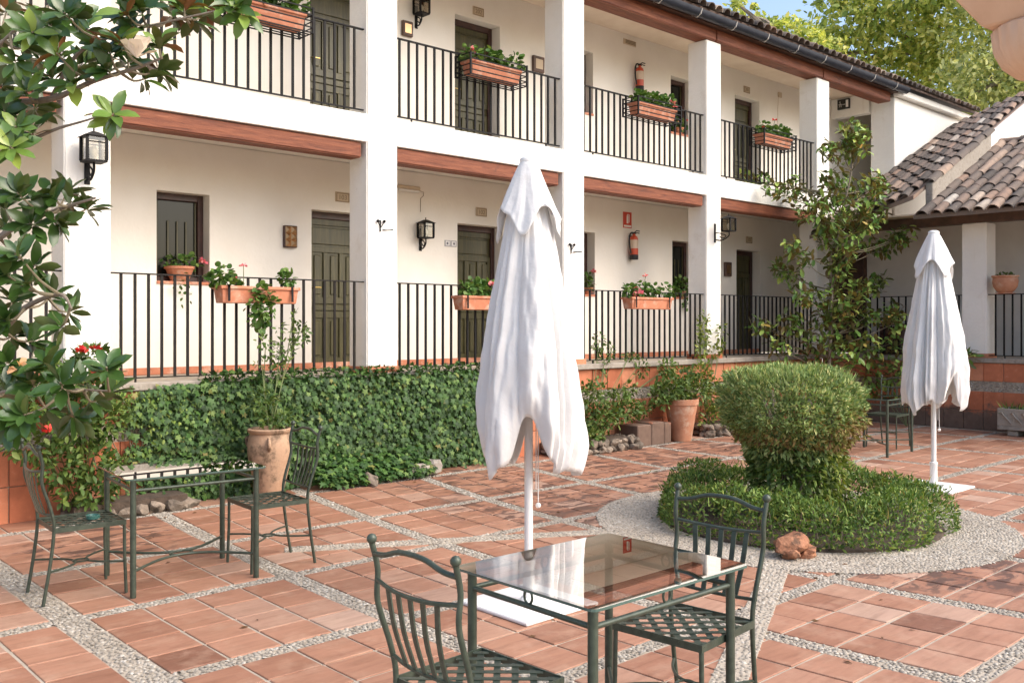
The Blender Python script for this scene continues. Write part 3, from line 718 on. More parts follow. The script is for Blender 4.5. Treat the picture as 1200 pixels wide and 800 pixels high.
railing('x', RY, -7.31, -4.524, 4.08, 4.99, 'iron railing of upper balcony over the lantern pillar, behind magnolia leaves', g2)
railing('x', RY, -4.121, -1.349, 4.08, 4.99, 'iron railing of upper balcony next to the white magnolia flower', g2)
railing('x', RY, -.933, 1.768, 4.08, 4.99, 'iron railing of upper balcony in front of door with wall lantern', g2)
railing('x', RY, 2.184, 4.982, 4.08, 4.99, 'iron railing of upper balcony in front of the upper fire extinguisher', g2)
railing('x', RY, 5.37, 8.339, 4.08, 4.99, 'iron railing of upper balcony just above the young magnolia tree', g2)
railing('y', 8.68, -2.437, -.0, 1.195, 2.185, 'iron railing of the wing terrace behind the young magnolia', 'railings of the wing terrace')
railing('y', 8.68, -5.71, -2.823, 1.195, 2.185, 'iron railing of the wing terrace carrying a round clay bowl', 'railings of the wing terrace')

# ------------------------------------------------------------------ patio furniture
GI = 'green_iron'
def arc3(a, b, c, n=10):
    a, b, c = Vector(a), Vector(b), Vector(c); return [a * (1 - t) ** 2 + b * (2 * t * (1 - t)) + c * t * t for t in [i / n for i in range(n + 1)]]
def spline(pts, n=5):
    pts = [Vector(p) for p in pts]; q = [pts[0]] + pts + [pts[-1]]; out = []
    for i in range(1, len(q) - 2):
        for k in range(n):
            t = k / n; p0, p1, p2, p3 = q[i - 1:i + 3]
            out.append(.5 * ((2 * p1) + (p2 - p0) * t + (2 * p0 - 5 * p1 + 4 * p2 - p3) * t * t + (3 * p1 - p0 - 3 * p2 + p3) * t ** 3))
    out.append(pts[-1]); return out
def make_chair(label, group):
    t = thing('patio_chair', label, 'chair', group=group)
    kw = dict(local=True, smooth=True)
    for s in (-1, 1):
        p = spline([(-.265, s * .195, 0), (-.225, s * .198, .25), (-.205, s * .2, .46), (-.225, s * .205, .58), (-.275, s * .212, .74), (-.272, s * .216, .85), (-.295, s * .219, .945)])
        o = MB().tube(p, .0105, 8).build('back_post', GI, t, **kw)
        MB().ball((-.295, s * .219, .957), .0185, 10).build('finial', GI, o, **kw)
        MB().tube([(.205, s * .203, .445), (.206, s * .205, .25), (.214, s * .21, 0)], .010, 8).build('leg', GI, t, **kw)
    MB().tube(spline([(-.285, -.215, .905), (-.292, -.15, .912), (-.297, -.06, .937), (-.297, .06, .937), (-.292, .15, .912), (-.285, .215, .905)]), .0095, 8).build('top_rail', GI, t, **kw)
    cr = lambda z, x, bow: spline([(x, -.213, z), (x - bow, -.1, z - .012), (x - bow * 1.2, 0, z - .015), (x - bow, .1, z - .012), (x, .213, z)])
    up, lo = cr(.815, -.276, .022), cr(.545, -.214, .018)
    MB().tube(up, .008, 6).build('cross_rail', GI, t, **kw); MB().tube(lo, .008, 6).build('cross_rail', GI, t, **kw)
    for k in (-2, -1, 0, 1, 2):
        y = k * .064; yl = k * .052
        a = min(up, key=lambda v: abs(v.y - y)); b = min(lo, key=lambda v: abs(v.y - yl)); m_ = Vector(((a.x + b.x) / 2 - .012, (y + yl) / 2, (a.z + b.z) / 2))
        pts = spline([(a.x, y, a.z), m_, (b.x, yl, b.z)], 4)
        mb = MB(); vs = []
        for p in pts: vs += [(p.x - .003, p.y - .011, p.z), (p.x - .003, p.y + .011, p.z), (p.x + .003, p.y + .011, p.z), (p.x + .003, p.y - .011, p.z)]
        n = len(pts); mb.add(vs, [(4 * i + j, 4 * i + (j + 1) % 4, 4 * i + 4 + (j + 1) % 4, 4 * i + 4 + j) for i in range(n - 1) for j in range(4)])
        mb.build('back_slat', GI, t, local=True)
    # seat: flat iron rim with a lattice of diagonal straps
    sx0, sx1, sy = -.205, .215, .212
    MB().mm(sx0, sx1, -sy, -sy + .006, .432, .462).mm(sx0, sx1, sy - .006, sy, .432, .462).mm(sx0, sx0 + .006, -sy + .006, sy - .006, .432, .462).mm(sx1 - .006, sx1, -sy + .006, sy - .006, .432, .462).build('seat_rim', GI, t, local=True)
    for sg, z in ((1, .4505), (-1, .4545)):
        for k in range(-4, 5):
            c = k * .092; pts = []
            for tt in np.linspace(-.45, .45, 91):
                x = tt * .707 + c * .5 * .707 * sg * 1.41; y = sg * tt * .707 - c * .5 * 1.0
                if sx0 + .004 < x < sx1 - .004 and abs(y) < sy - .004: pts.append((x, y))
            if len(pts) > 6:
                (xa, ya), (xb, yb) = pts[0], pts[-1]; l = math.hypot(xb - xa, yb - ya); nx, ny = -(yb - ya) / l * .0125, (xb - xa) / l * .0125
                MB().prism([(xa - nx, ya - ny), (xb - nx, yb - ny), (xb + nx, yb + ny), (xa + nx, ya + ny)], z, z + .003).build('seat_strap', GI, t, local=True)
    MB().tube(spline([(.208, -.205, .20), (.12, -.14, .20), (.045, -.05, .198), (.045, .05, .198), (.12, .14, .20), (.208, .205, .20)]), .007, 6).build('stretcher', GI, t, **kw)
    MB().tube(spline([(-.23, -.198, .20), (-.13, -.14, .20), (-.045, -.05, .2), (-.045, .05, .2), (-.13, .14, .20), (-.23, .198, .20)]), .007, 6).build('stretcher', GI, t, **kw)
    MB().tube([(.047 * math.cos(a), .035 * math.sin(a), .2) for a in np.linspace(0, 2 * math.pi, 17)[:-1]], .006, 6, closed=True).build('stretcher_ring', GI, t, **kw)
    return t
def make_table(label, group, W=.90, D=.76):
    t = thing('patio_table', label, 'table', group=group)
    hx, hy, r = W / 2, D / 2, .03; poly = []
    for cx, cy, a0 in ((hx - r, hy - r, 0), (-hx + r, hy - r, 90), (-hx + r, -hy + r, 180), (hx - r, -hy + r, 270)):
        for a in (0, 30, 60, 90): poly.append((cx + r * math.cos(math.radians(a0 + a)), cy + r * math.sin(math.radians(a0 + a))))
    me = MB().prism(poly, .733, .743).mesh('glass_top'); me.materials.append(M['table_glass']); me.materials.append(M['table_glass_edge'])
    for p in list(me.polygons)[2:]: p.material_index = 1
    link('glass_top', me, None, t)
    lx, ly = hx - .055, hy - .055
    for sx in (-1, 1):
        for sy in (-1, 1):
            MB().tube([(sx * lx, sy * ly, .0), (sx * lx, sy * ly, .7325)], .0185, 12).build('leg', GI, t, local=True, smooth=True)
    bars = [((-lx, -ly), (lx, -ly)), ((lx, -ly), (lx, ly)), ((lx, ly), (-lx, ly)), ((-lx, ly), (-lx, -ly))]
    for (a, b) in bars:
        MB().tube([(*a, .662), (*b, .662)], .0105, 8).build('apron_bar', GI, t, local=True, smooth=True)
        MB().tube([(*a, .722), (*b, .722)], .006, 6).build('top_bar', GI, t, local=True, smooth=True)
        cx, cy = (a[0] + b[0]) / 2, (a[1] + b[1]) / 2; hor = abs(a[0] - b[0]) > .1
        MB().tube([(cx + (.021 * math.cos(q) if hor else 0), cy + (0 if hor else .021 * math.cos(q)), .695 + .026 * math.sin(q)) for q in np.linspace(0, 2 * math.pi, 17)[:-1]], .005, 6, closed=True).build('ring_spacer', GI, t, local=True, smooth=True)
    for s in (-1, 1):
        MB().tube(spline([(-lx, s * ly, .16), (-lx * .45, s * ly * .35, .16), (0, s * .05, .16), (lx * .45, s * ly * .35, .16), (lx, s * ly, .16)]), .009, 8).build('stretcher', GI, t, local=True, smooth=True)
    MB().tube([(.075 * math.cos(a), .05 * math.sin(a), .16) for a in np.linspace(0, 2 * math.pi, 19)[:-1]], .007, 6, closed=True).build('stretcher_ring', GI, t, local=True, smooth=True)
    return t
def place(o, x, y, rz): o.location = (x, y, .007); o.rotation_euler = (0, 0, math.radians(rz))
gt, gc = 'glass-topped patio tables', 'green iron patio chairs'
T1 = make_table('glass-topped green iron table beside the larger white umbrella', gt); place(T1, -4.45, -6.27, -1)
T2 = copy_tree(T1); T2['label'] = 'glass-topped green iron table in front of the clay jar and ivy wall'; place(T2, -4.58, -2.60, -6)
T3 = copy_tree(T1); T3['label'] = 'glass-topped green iron table behind the round topiary bush'; place(T3, 4.75, -2.86, 3)
C1 = make_chair('green iron chair with its back to the camera side, at table by the larger umbrella', gc); place(C1, -5.085, -6.26, 2)
for lab, x, y, rz in (('green iron chair standing between glass table and round hedge', -4.05, -6.37, 185),
                      ('green iron chair with teal ashtray on its seat', -5.20, -2.52, -3),
                      ('green iron chair in front of the large clay jar', -3.98, -2.68, 176),
                      ('green iron chair behind table, next to wing plinth', 5.45, -2.70, 182),
                      ('green iron chair half hidden behind the topiary bush', 4.40, -2.12, -80)):
    c = copy_tree(C1); c['label'] = lab; place(c, x, y, rz)
C1['label'] = 'green iron chair drawn up to the table with umbrella base, facing the round hedge'
MB().lathe([(.03, 0), (.042, .004), (.044, .026), (.038, .028), (.034, .012), (.0, .011)], (0, 0, 0), 16).build('ashtray', 'ash_teal', None, smooth=True).location = (-5.14, -2.56, .4647)
tag(bpy.data.objects['ashtray'], 'small teal ashtray lying on the chair seat', 'ashtray')

# ------------------------------------------------------------------ closed umbrellas
def umbrella(cx, cy, label, seed, H=2.69, th0=0.0, tall=0.0):
    rg = random.Random(seed)
    t = thing('patio_umbrella', label, 'umbrella', (cx, cy, .007), group='closed white umbrellas')
    MB().mm(-.30, .30, -.30, .30, 0, .022).build('base_plate', 'white_paint', t, bevel=.006, local=True)
    MB().lathe([(.05, .022), (.05, .045), (.036, .05), (.036, .24), (.04, .245), (.04, .265), (.03, .27)], (0, 0, 0), 16).build('socket', 'white_paint', t, smooth=True, local=True)
    MB().tube([(0, 0, .03), (0, 0, H - .03)], .026, 14).build('pole', 'white_paint', t, smooth=True, local=True)
    n, m_ = 220, 64
    RT = [(0, .045), (.06, .085), (.2, .145), (.4, .20), (.6, .255), (.8, .29), (.9, .30), (1, .275)]
    def R(s):
        for (a, ra), (b, rb) in zip(RT, RT[1:]):
            if s <= b: return ra + (rb - ra) * (s - a) / (b - a)
        return RT[-1][1]
    ph = [rg.uniform(0, 6.28) for _ in range(8)]
    def hem(a):   # uneven hem: two long tails seen from the court, a raised fold between them
        q = a - th0
        return .86 + tall + .30 * max(0, -math.cos(2 * (q + .10))) ** 5 + .06 * math.sin(3 * a + ph[0]) + .035 * math.sin(7 * a + ph[1]) + .012 * math.sin(15 * a + ph[2])
    vs, fs = [], []
    for i in range(m_):
        s = i / (m_ - 1)
        for j in range(n):
            a = 2 * math.pi * j / n; zb = hem(a); z = (H - .05) + (zb - (H - .05)) * s
            w = a + .22 * math.sin(2 * a + ph[2]) + .10 * s * math.sin(3 * a + ph[3])
            f8 = abs(math.sin(4 * w + ph[4] + .25 * math.sin(3 * s))) ** .75            # eight rib folds with sharp valleys
            f3 = math.cos(3 * w + ph[5] + 1.3 * s); f13 = math.sin(13 * w + ph[6] + 2.2 * s); f21 = math.sin(23 * w + ph[7] - 3 * s)
            r = R(s) * (.80 + .26 * f8 * min(1, .5 + s) + .07 * f3 * s + .06 * (abs(f13) ** .8 - .5) * (.4 + .8 * s) + .03 * f21)
            c3 = Vector((math.cos(a) * 1.7, math.sin(a) * 1.7, z * 1.5 + seed)); r *= 1 + (.07 * mnoise.noise(c3) + .06 * mnoise.noise(c3 * 2.7) + .028 * mnoise.noise(c3 * 6.5)) * min(1, s * 2.2)
            if s > .93: r *= 1 - .10 * (s - .93) / .07 * (.5 + .5 * math.sin(4 * a + ph[1]))
            vs.append((r * math.cos(a), r * math.sin(a), z))
    fs = [(i * n + j, i * n + (j + 1) % n, (i + 1) * n + (j + 1) % n, (i + 1) * n + j) for i in range(m_ - 1) for j in range(n)]
    mb = MB().add(vs, [f[::-1] for f in fs]); cano = mb.build('canopy', 'umbrella_cloth', t, smooth=True, local=True)
    so = cano.modifiers.new('thickness', 'SOLIDIFY'); so.thickness = .003
    vs = []; m2 = 18
    for i in range(m2):
        s = i / (m2 - 1)
        for j in range(n):
            a = 2 * math.pi * j / n; q = a - th0
            zb = H - .33 - .17 * abs(math.cos(2 * q + .5)) ** 4 + .02 * math.sin(7 * a + ph[0]); z = H - .02 + (zb - (H - .02)) * s
            r = (.052 + (.19 - .052) * s ** .85) * (.90 + .17 * abs(math.cos(2 * q + .5)) ** .8 * s + .05 * math.sin(6 * a + ph[3]) * s + .025 * math.sin(11 * a + ph[5]) * s)
            c3 = Vector((math.cos(a) * 1.9, math.sin(a) * 1.9, z * 3 + seed)); r *= 1 + .10 * s * mnoise.noise(c3) + .05 * s * mnoise.noise(c3 * 3)
            vs.append((r * math.cos(a), r * math.sin(a), z))
    fs = [(i * n + j, (i + 1) * n + j, (i + 1) * n + (j + 1) % n, i * n + (j + 1) % n) for i in range(m2 - 1) for j in range(n)]
    v = MB().add(vs, fs).build('vent_cap', 'umbrella_cloth', t, smooth=True, local=True)
    so = v.modifiers.new('thickness', 'SOLIDIFY'); so.thickness = .003
    MB().lathe([(.053, H - .03), (.056, H - .012), (.05, H - .004), (.03, H + .006), (.005, H + .009)], (0, 0, 0), 16).build('finial', 'white_paint', t, smooth=True, local=True)
    for dx in (.045, .058):
        MB().tube([(dx * UX, -dx * UY, 1.25), (dx * UX, -dx * UY, .62 if dx > .05 else .7)], .003, 5).build('pull_cord', 'white_paint', t, local=True)
    MB().ball((.058 * UX, -.058 * UY, .60), .017, 8).build('cord_ball', 'white_paint', t, local=True, smooth=True)
    return t
thc = math.atan2(UY, -UX) + math.pi   # direction of picture-right
umbrella(-3.30, -4.645, 'larger closed white umbrella on square base plate beside the front glass table', 3, 2.70, thc)
umbrella(2.60, -4.55, 'closed white umbrella between round hedge and wing, with low square base', 11, 2.66, thc + .5, .0)

# ------------------------------------------------------------------ wall fittings
def lantern(x, z, y, s, label, group, arm=.16):
    t = thing('wall_lantern', label, 'lantern', (x, y, z), group=group)
    kw = dict(local=True, smooth=True)
    MB().mm(-.022 * s, .022 * s, -.008, -.0005, -.20 * s, .10 * s).build('back_plate', 'black_iron', t, local=True)
    cy = -arm * s
    MB().tube(spline([(0, -.005, -.15 * s), (0, cy * .5, -.17 * s), (0, cy, -.11 * s), (0, cy, -.03 * s)]), .010 * s, 6).build('arm', 'black_iron', t, **kw)
    MB().tube(spline([(0, -.006, -.04 * s), (0, cy * .4, -.06 * s), (0, cy * .8, -.10 * s), (0, cy * .6, -.14 * s), (0, cy * .35, -.11 * s)]), .007 * s, 6).build('scroll', 'black_iron', t, **kw)
    b, h = .075 * s, .19 * s; z0 = -.03 * s
    fr = MB().mm(-b - .006, b + .006, cy - b - .006, cy + b + .006, z0 - .012, z0 + .004)
    for sx in (-1, 1):
        for sy in (-1, 1): fr.mm(sx * b - .010 * s, sx * b + .010 * s, cy + sy * b - .010 * s, cy + sy * b + .010 * s, z0 + .004, z0 + h)
    fr.mm(-b - .008, b + .008, cy - b - .008, cy - b + .006, z0 + h * .74, z0 + h * .78).mm(-b - .008, b + .008, cy + b - .006, cy + b + .008, z0 + h * .74, z0 + h * .78)
    fr.build('frame', 'black_iron', t, local=True)
    q = b * 1.35
    MB().add([(-q, cy - q, z0 + h), (q, cy - q, z0 + h), (q, cy + q, z0 + h), (-q, cy + q, z0 + h), (-.02 * s, cy - .02 * s, z0 + h + .045 * s), (.02 * s, cy - .02 * s, z0 + h + .045 * s), (.02 * s, cy + .02 * s, z0 + h + .045 * s), (-.02 * s, cy + .02 * s, z0 + h + .045 * s)],
             [(3, 2, 1, 0), (4, 5, 6, 7), (0, 1, 5, 4), (1, 2, 6, 5), (2, 3, 7, 6), (3, 0, 4, 7)]).build('roof', 'black_iron', t, local=True)
    MB().tube([(0, cy, z0 + h + .04 * s), (0, cy, z0 + h + .075 * s)], .007 * s, 6).build('finial', 'black_iron', t, local=True)
    g = b - .004
    for (a0, a1, b0, b1) in ((-g, g, cy - g, cy - g + .003), (-g, g, cy + g - .003, cy + g), (-g, -g + .003, cy - g + .0035, cy + g - .0035), (g - .003, g, cy - g + .0035, cy + g - .0035)):
        MB().mm(a0, a1, b0, b1, z0 + .005, z0 + h - .002).build('pane', 'lamp_glass', t, local=True)
    MB().lathe([(.012 * s, 0), (.016 * s, .02 * s), (.03 * s, .05 * s), (.03 * s, .08 * s), (.012 * s, .105 * s)], (0, cy, z0 + .01), 12).build('bulb', 'bulb_glass', t, **kw)
gl = 'iron wall lanterns'
lantern(-4.33, 3.17, 0, 1.1, 'large black iron lantern with scrollwork on the pillar near the magnolia', gl)
lantern(5.20, 3.19, 0, 1.0, 'black iron lantern on scroll bracket on pillar above the vine', gl, arm=.26)
lantern(.37, 2.88, YB, 1.0, 'black iron lantern on lower gallery wall beside the tile nameplate', gl, arm=.12)
lantern(.30, 5.83, YB, 1.0, 'black iron lantern on upper balcony wall above a small brown plaque', gl, arm=.12)

def wall_rect(px0, py0, px1, py1, y=YB):
    a, b = pix(px0, py0, y=y), pix(px1, py1, y=y)
    return min(a.x, b.x), max(a.x, b.x), min(a.z, b.z), max(a.z, b.z)
def plaque(x, z, num, label):
    t = thing('number_plaque', label, 'plaque', (x, YB, z), group='room number plaques')
    MB().mm(-.105, .105, -.014, 0, -.062, .062).build('plate', 'plaque_beige', t, local=True, bevel=.006)
    MB().mm(-.092, .092, -.018, -.0145, .040, .050).mm(-.092, -.083, -.018, -.0145, -.05, .0395).mm(.083, .092, -.018, -.0145, -.05, .0395).mm(-.092, .092, -.018, -.0145, -.06, -.0505).build('border', 'plaque_ink', t, local=True)
    text_mesh(num, .085, 'plaque_ink', t, (0, -.016, -.006), (math.pi / 2, 0, 0))
plaque(-.845, 3.285, '103', 'beige ceramic room number plaque 103 above a green door of the lower gallery')
plaque(1.44, 3.285, '102', 'beige ceramic room number plaque 102 above door by the tile nameplate')
plaque(8.14, 3.30, '101', 'beige ceramic room number plaque above the lower door behind the young magnolia')
plaque(1.385, 6.10, '202', 'beige ceramic room number plaque above upper balcony door by the lantern')
plaque(8.06, 6.13, '201', 'beige ceramic room number plaque above the upper balcony door near the eave end')

t = thing('wall_light', 'copper wall light with faceted diamond relief beside lower green door', 'wall light', (-1.585, YB, 2.745))
MB().mm(-.085, .085, -.05, 0, -.13, .13).build('housing', 'frame_wood', t, local=True, bevel=.006)
fac = MB()
for i in range(2):
    for j in range(3):
        x0, z0 = -.075 + .075 * i, -.118 + .079 * j
        fac.add([(x0, -.051, z0), (x0 + .075, -.051, z0), (x0 + .075, -.051, z0 + .079), (x0, -.051, z0 + .079), (x0 + .0375, -.078, z0 + .04)], [(0, 1, 4), (1, 2, 4), (2, 3, 4), (3, 0, 4)])
fac.build('relief', 'copper', t, local=True)

t = thing('tube_lamp', 'short white tube lamp with thin wire high on lower gallery wall', 'lamp', (.17, YB, 3.48))
MB().mm(-.19, .17, -.05, 0, .0, .045).build('housing', 'plaque_beige', t, local=True, bevel=.008)
MB().tube([(-.18, -.035, -.018), (.15, -.035, -.018)], .017, 10).build('tube', 'sign_white', t, local=True, smooth=True)
MB().tube([(.175, -.006, .0), (.25, -.006, -.01), (.25, -.006, -.06), (.2, -.006, -.10), (.2, -.006, -.28)], .004, 5).build('wire', 'plaque_ink', t, local=True)
t = thing('tile_nameplate', 'pair of small white painted tiles forming a nameplate by the door', 'nameplate', (.885, YB, 2.808))
for s in (-1, 1):
    MB().mm(-.052 + s * .054, .052 + s * .054, -.010, 0, -.045, .045).build('tile', 'tile_white', t, local=True, bevel=.003)
    MB().ball((s * .058, -.011, .0), .017, 8, (1, .2, 1)).mm(s * .054 - .044, s * .054 + .044, -.0125, -.0105, .034, .039).mm(s * .054 - .044, s * .054 + .044, -.0125, -.0105, -.039, -.034).mm(s * .054 - .044, s * .054 - .039, -.0125, -.0105, -.0335, .0335).mm(s * .054 + .039, s * .054 + .044, -.0125, -.0105, -.0335, .0335).build('painted_motif', 'tile_ink', t, local=True)
for (r_, lab) in ((wall_rect(848, 307, 855.5, 324), 'small brown wooden box on lower gallery wall near pillar lantern'), (wall_rect(470, 24, 482, 45), 'small brown wooden plaque under the upper balcony lantern'), (wall_rect(623, 65, 636, 87), 'small framed brown box on upper balcony wall next to pillar')):
    x0, x1, z0, z1 = r_; t = thing('wall_box', lab, 'wall box', ((x0 + x1) / 2, YB, (z0 + z1) / 2)); a, b = (x1 - x0) / 2, (z1 - z0) / 2
    MB().mm(-a, a, -.045, 0, -b, b).build('box', 'dark_wood', t, local=True, bevel=.008)
    MB().mm(-a * .62, a * .62, -.050, -.0455, -b * .6, b * .6).build('front_panel', 'plaque_beige' if 'framed' in lab else 'copper', t, local=True)
x0, x1, z0, z1 = wall_rect(730, 46, 745, 55)
t = thing('air_vent', 'small louvred air vent high on upper balcony wall', 'vent', ((x0 + x1) / 2, YB, (z0 + z1) / 2))
MB().mm(-.16, .16, -.012, 0, -.045, .045).build('frame', 'plaque_beige', t, local=True, bevel=.004)
for i in range(3): MB().mm(-.11, .14, -.020, -.0125, -.026 + .022 * i, -.014 + .022 * i).build('louvre', 'plaque_ink', t, local=True)
t = thing('junction_box', 'small beige junction box with wire on upper balcony wall', 'junction box', (9.2, YB, 6.22))
MB().mm(-.06, .06, -.03, 0, -.05, .05).build('box', 'plaque_beige', t, local=True, bevel=.006)
MB().tube([(-.04, -.005, -.05), (-.06, -.005, -.3), (-.06, -.005, -.9)], .004, 5).build('wire', 'plaque_beige', t, local=True)

def extinguisher(x, z, label):
    t = thing('fire_extinguisher', label, 'extinguisher', (x, YB, z), group='wall-hung fire extinguishers')
    kw = dict(local=True, smooth=True); c = (0, -.095, 0)
    MB().lathe([(.066, 0), (.07, .01), (.07, .075), (.066, .08)], c, 20).build('foot_cap', 'rubber', t, **kw)
    MB().lathe([(.066, .078), (.068, .09), (.068, .33), (.06, .365), (.035, .39), (.022, .40), (.022, .42)], c, 20).build('cylinder', 'ext_red', t, **kw)
    MB().lathe([(.0688, .18), (.0688, .32)], c, 20).build('label_band', 'ext_label', t, **kw)
    MB().mm(-.03, .03, -.115, -.075, .418, .445).tube([(.0, -.1, .44), (.05, -.11, .475), (.115, -.115, .47)], .009, 6).tube([(.0, -.1, .43), (.06, -.11, .44), (.11, -.115, .435)], .008, 6).build('valve', 'rubber', t, local=True)
    MB().tube(spline([(-.02, -.1, .435), (-.085, -.105, .43), (-.13, -.11, .36), (-.125, -.11, .22), (-.10, -.11, .12), (-.09, -.105, .09)]), .0125, 8).build('hose', 'rubber', t, **kw)
    MB().mm(-.02, .02, -.03, 0, .30, .40).build('bracket', 'rubber', t, local=True)
extinguisher(4.665, 2.76, 'red fire extinguisher under red sign on lower gallery wall')
extinguisher(4.81, 5.54, 'red fire extinguisher on upper balcony wall behind a flower planter')
t = thing('fire_sign', 'red fire extinguisher sign with white pictogram on lower gallery wall', 'sign', (4.605, YB, 3.41))
MB().mm(-.105, .105, -.006, 0, -.13, .13).build('board', 'sign_red', t, local=True)
MB().mm(-.022, .022, -.0085, -.0065, -.055, .07).mm(-.012, .012, -.0085, -.0065, .0715, .095).mm(-.09, .09, -.0085, -.0065, -.115, -.085).mm(.035, .048, -.0085, -.0065, -.04, .085).mm(.0125, .048, -.0085, -.0065, .0855, .094).build('pictogram', 'sign_white', t, local=True)
a, b = pix(982.5, 119, x=11.25), pix(996.5, 119, x=11.25); yc = (a.y + b.y) / 2
t = thing('exit_sign', 'dark emergency exit sign with running figure and arrow at balcony end', 'sign', (11.25, yc, 6.31))
W_ = abs(a.y - b.y) / 2
MB().mm(-.05, 0, -W_, W_, -.105, .105).build('case', 'sign_black', t, local=True, bevel=.006)
MB().mm(-.054, -.0505, -W_ * .85, -W_ * .45, -.075, .075).build('door_symbol', 'sign_white', t, local=True)
MB().mm(-.054, -.0505, W_ * .45, W_ * .6, .03, .06).add([(-.052, W_ * .68, -.06), (-.052, W_ * .60, -.06), (-.052, W_ * .38, .02), (-.052, W_ * .52, .03)], [(0, 1, 2, 3)]).mm(-.054, -.0505, W_ * .2, W_ * .75, -.012, .004).mm(-.054, -.0505, W_ * .28, W_ * .40, -.06, -.0125).build('running_figure', 'grey_plastic', t, local=True)
MB().mm(-.054, -.0505, -W_ * .38, W_ * .12, -.02, -.004).build('arrow', 'grey_plastic', t, local=True)

def hook(x, z, label):
    t = thing('wall_hook', label, 'hook', (x, 0, z), group='black iron wall hooks')
    MB().tube([(0, -.008, -.10), (0, -.010, .06)], .011, 6).build('stem', 'black_iron', t, local=True)
    for q in (-.055, .055): MB().ball((q, -.03, .045), .024, 8).build('knob', 'black_iron', t, local=True, smooth=True)
    MB().tube(spline([(-.055, -.03, .03), (-.02, -.02, -.02), (0, -.012, -.05), (.02, -.02, -.02), (.055, -.03, .03)]), .006, 6).build('scroll', 'black_iron', t, local=True)
    MB().tube([(.075 + .075 * math.cos(a), -.09 + .08 * math.sin(a), -.08) for a in np.linspace(0, 2 * math.pi, 19)[:-1]], .005, 6, closed=True).build('ring', 'black_iron', t, local=True)
hook(-1.175, 2.82, 'black iron hook with ring on pillar between two green doors'); hook(1.915, 2.735, 'black iron hook with ring on pillar behind the larger umbrella')
for o_ in list(COL.objects):
    if o_.name.startswith('wall_hook'): o_.scale = (.78, .78, .78)

# ------------------------------------------------------------------ planters with geraniums
def planter(cx, zt, L, label, basket, flowers, seed, hue='petal_pink', lush=1.0, group='flower planters on the railings'):
    yc = -.045 if not basket else -.078
    t = thing('planter', label, 'planter', (cx, yc, zt), group=group)
    h, w1, w0 = .165, .10, .078; l = L / 2
    out_ = [(-l, -w1, 0), (l, -w1, 0), (l, w1, 0), (-l, w1, 0)]; bot = [(-l + .02, -w0, -h), (l - .02, -w0, -h), (l - .02, w0, -h), (-l + .02, w0, -h)]
    inn = [(-l + .014, -w1 + .014, 0), (l - .014, -w1 + .014, 0), (l - .014, w1 - .014, 0), (-l + .014, w1 - .014, 0)]
    MB().add(out_ + bot + inn + [(x, y, -.03) for x, y, z in inn], [(4 + i, 4 + (i + 1) % 4, (i + 1) % 4, i) for i in range(4)] + [(7, 6, 5, 4)] + [(i, (i + 1) % 4, (i + 1) % 4 + 8, i + 8) for i in range(4)] + [(8 + i, 8 + (i + 1) % 4, 12 + (i + 1) % 4, 12 + i) for i in range(4)]).build('trough', 'planter_clay', t, local=True, bevel=.006)
    rim = MB(); e = .012
    rim.mm(-l - e, l + e, -w1 - e, -w1 + .002, -.028, .004).mm(-l - e, l + e, w1 - .002, w1 + e, -.028, .004).mm(-l - e, -l + .002, -w1 + .003, w1 - .003, -.028, .004).mm(l - .002, l + e, -w1 + .003, w1 - .003, -.028, .004)
    rim.build('rim', 'planter_clay', t, local=True, bevel=.004)
    MB().mm(-l + .015, l - .015, -w1 + .015, w1 - .015, -.05, -.022).build('soil', 'soil', t, local=True)
    if basket:
        bl, bw = l + .06, .142; zs = (.06, -.005, -.07, -.135, -.19)
        fr = MB()
        for z in zs: fr.tube([(-bl, -bw, z), (bl, -bw, z), (bl, bw, z), (-bl, bw, z)], .0085, 4, closed=True)
        for sx in (-1, 1):
            for sy in (-1, 1): fr.mm(sx * bl - .010, sx * bl + .010, sy * bw - .010, sy * bw + .010, -.195, .07)
        for q in np.linspace(-bw, bw, 5)[1:-1]: fr.mm(-bl, bl, q - .008, q + .008, -.194, -.186)
        fr.build('basket', 'black_iron', t, local=True)
    else:
        for s in (-.42, .40):
            x = s * L
            MB().mm(x - .012, x + .012, -w1 - .018, -w1 - .013, -h * .9, .008).mm(x - .012, x + .012, -w1 - .013, .125, .006, .011).mm(x - .012, x + .012, .120, .1245, -.03, .006).build('hook_strap', 'black_iron', t, local=True)
    rg = random.Random(seed); base = Vector(t.location)
    n = int(5 * L / .8 + 2)
    for k in range(n):
        x = -l * .85 + 1.7 * l * k / (n - 1) + rg.uniform(-.04, .04)
        if rg.random() > lush and k not in (0, n - 1): continue
        rr = rg.uniform(.07, .12)
        clump('foliage', base + Vector((x, rg.uniform(-.04, .02), .05 + rr * .5)), (rr * 1.2, rr, rr), int(52 * (rr / .1)), .062, 'round', 'geranium_leaf', t, .3, .1)
    st = MB()
    for (fx, fz, fr_) in flowers:
        p = Vector((fx, -.05 + rg.uniform(-.05, .03), fz)); st.tube([(fx * .9, 0, -.03), p], .004, 5)
        flower(base + p, fr_, hue, t)
    if flowers: st.build('stems', 'green_stem', t, local=True, stuff=True)
    return t
pl1 = planter(-2.70, 2.075, .84, 'clay planter on lower railing with green vine trailing below it', False, [(-.16, .21, .035), (-.28, .08, .02)], 1, 'petal_pink', -1)
clump('trailing_vine', (-2.72, -.17, 1.88), (.17, .05, .24), 200, .055, 'round', 'geranium_leaf', pl1, .2, .5)
clump('foliage', (-3.05, -.06, 2.12), (.17, .08, .07), 60, .055, 'round', 'geranium_leaf', pl1, .2)
planter(.34, 2.04, .86, 'clay planter on lower railing with pink geraniums, partly behind larger umbrella', False, [(.06, .15, .06), (.20, .13, .05), (.12, .10, .04)], 2, 'petal_pink')
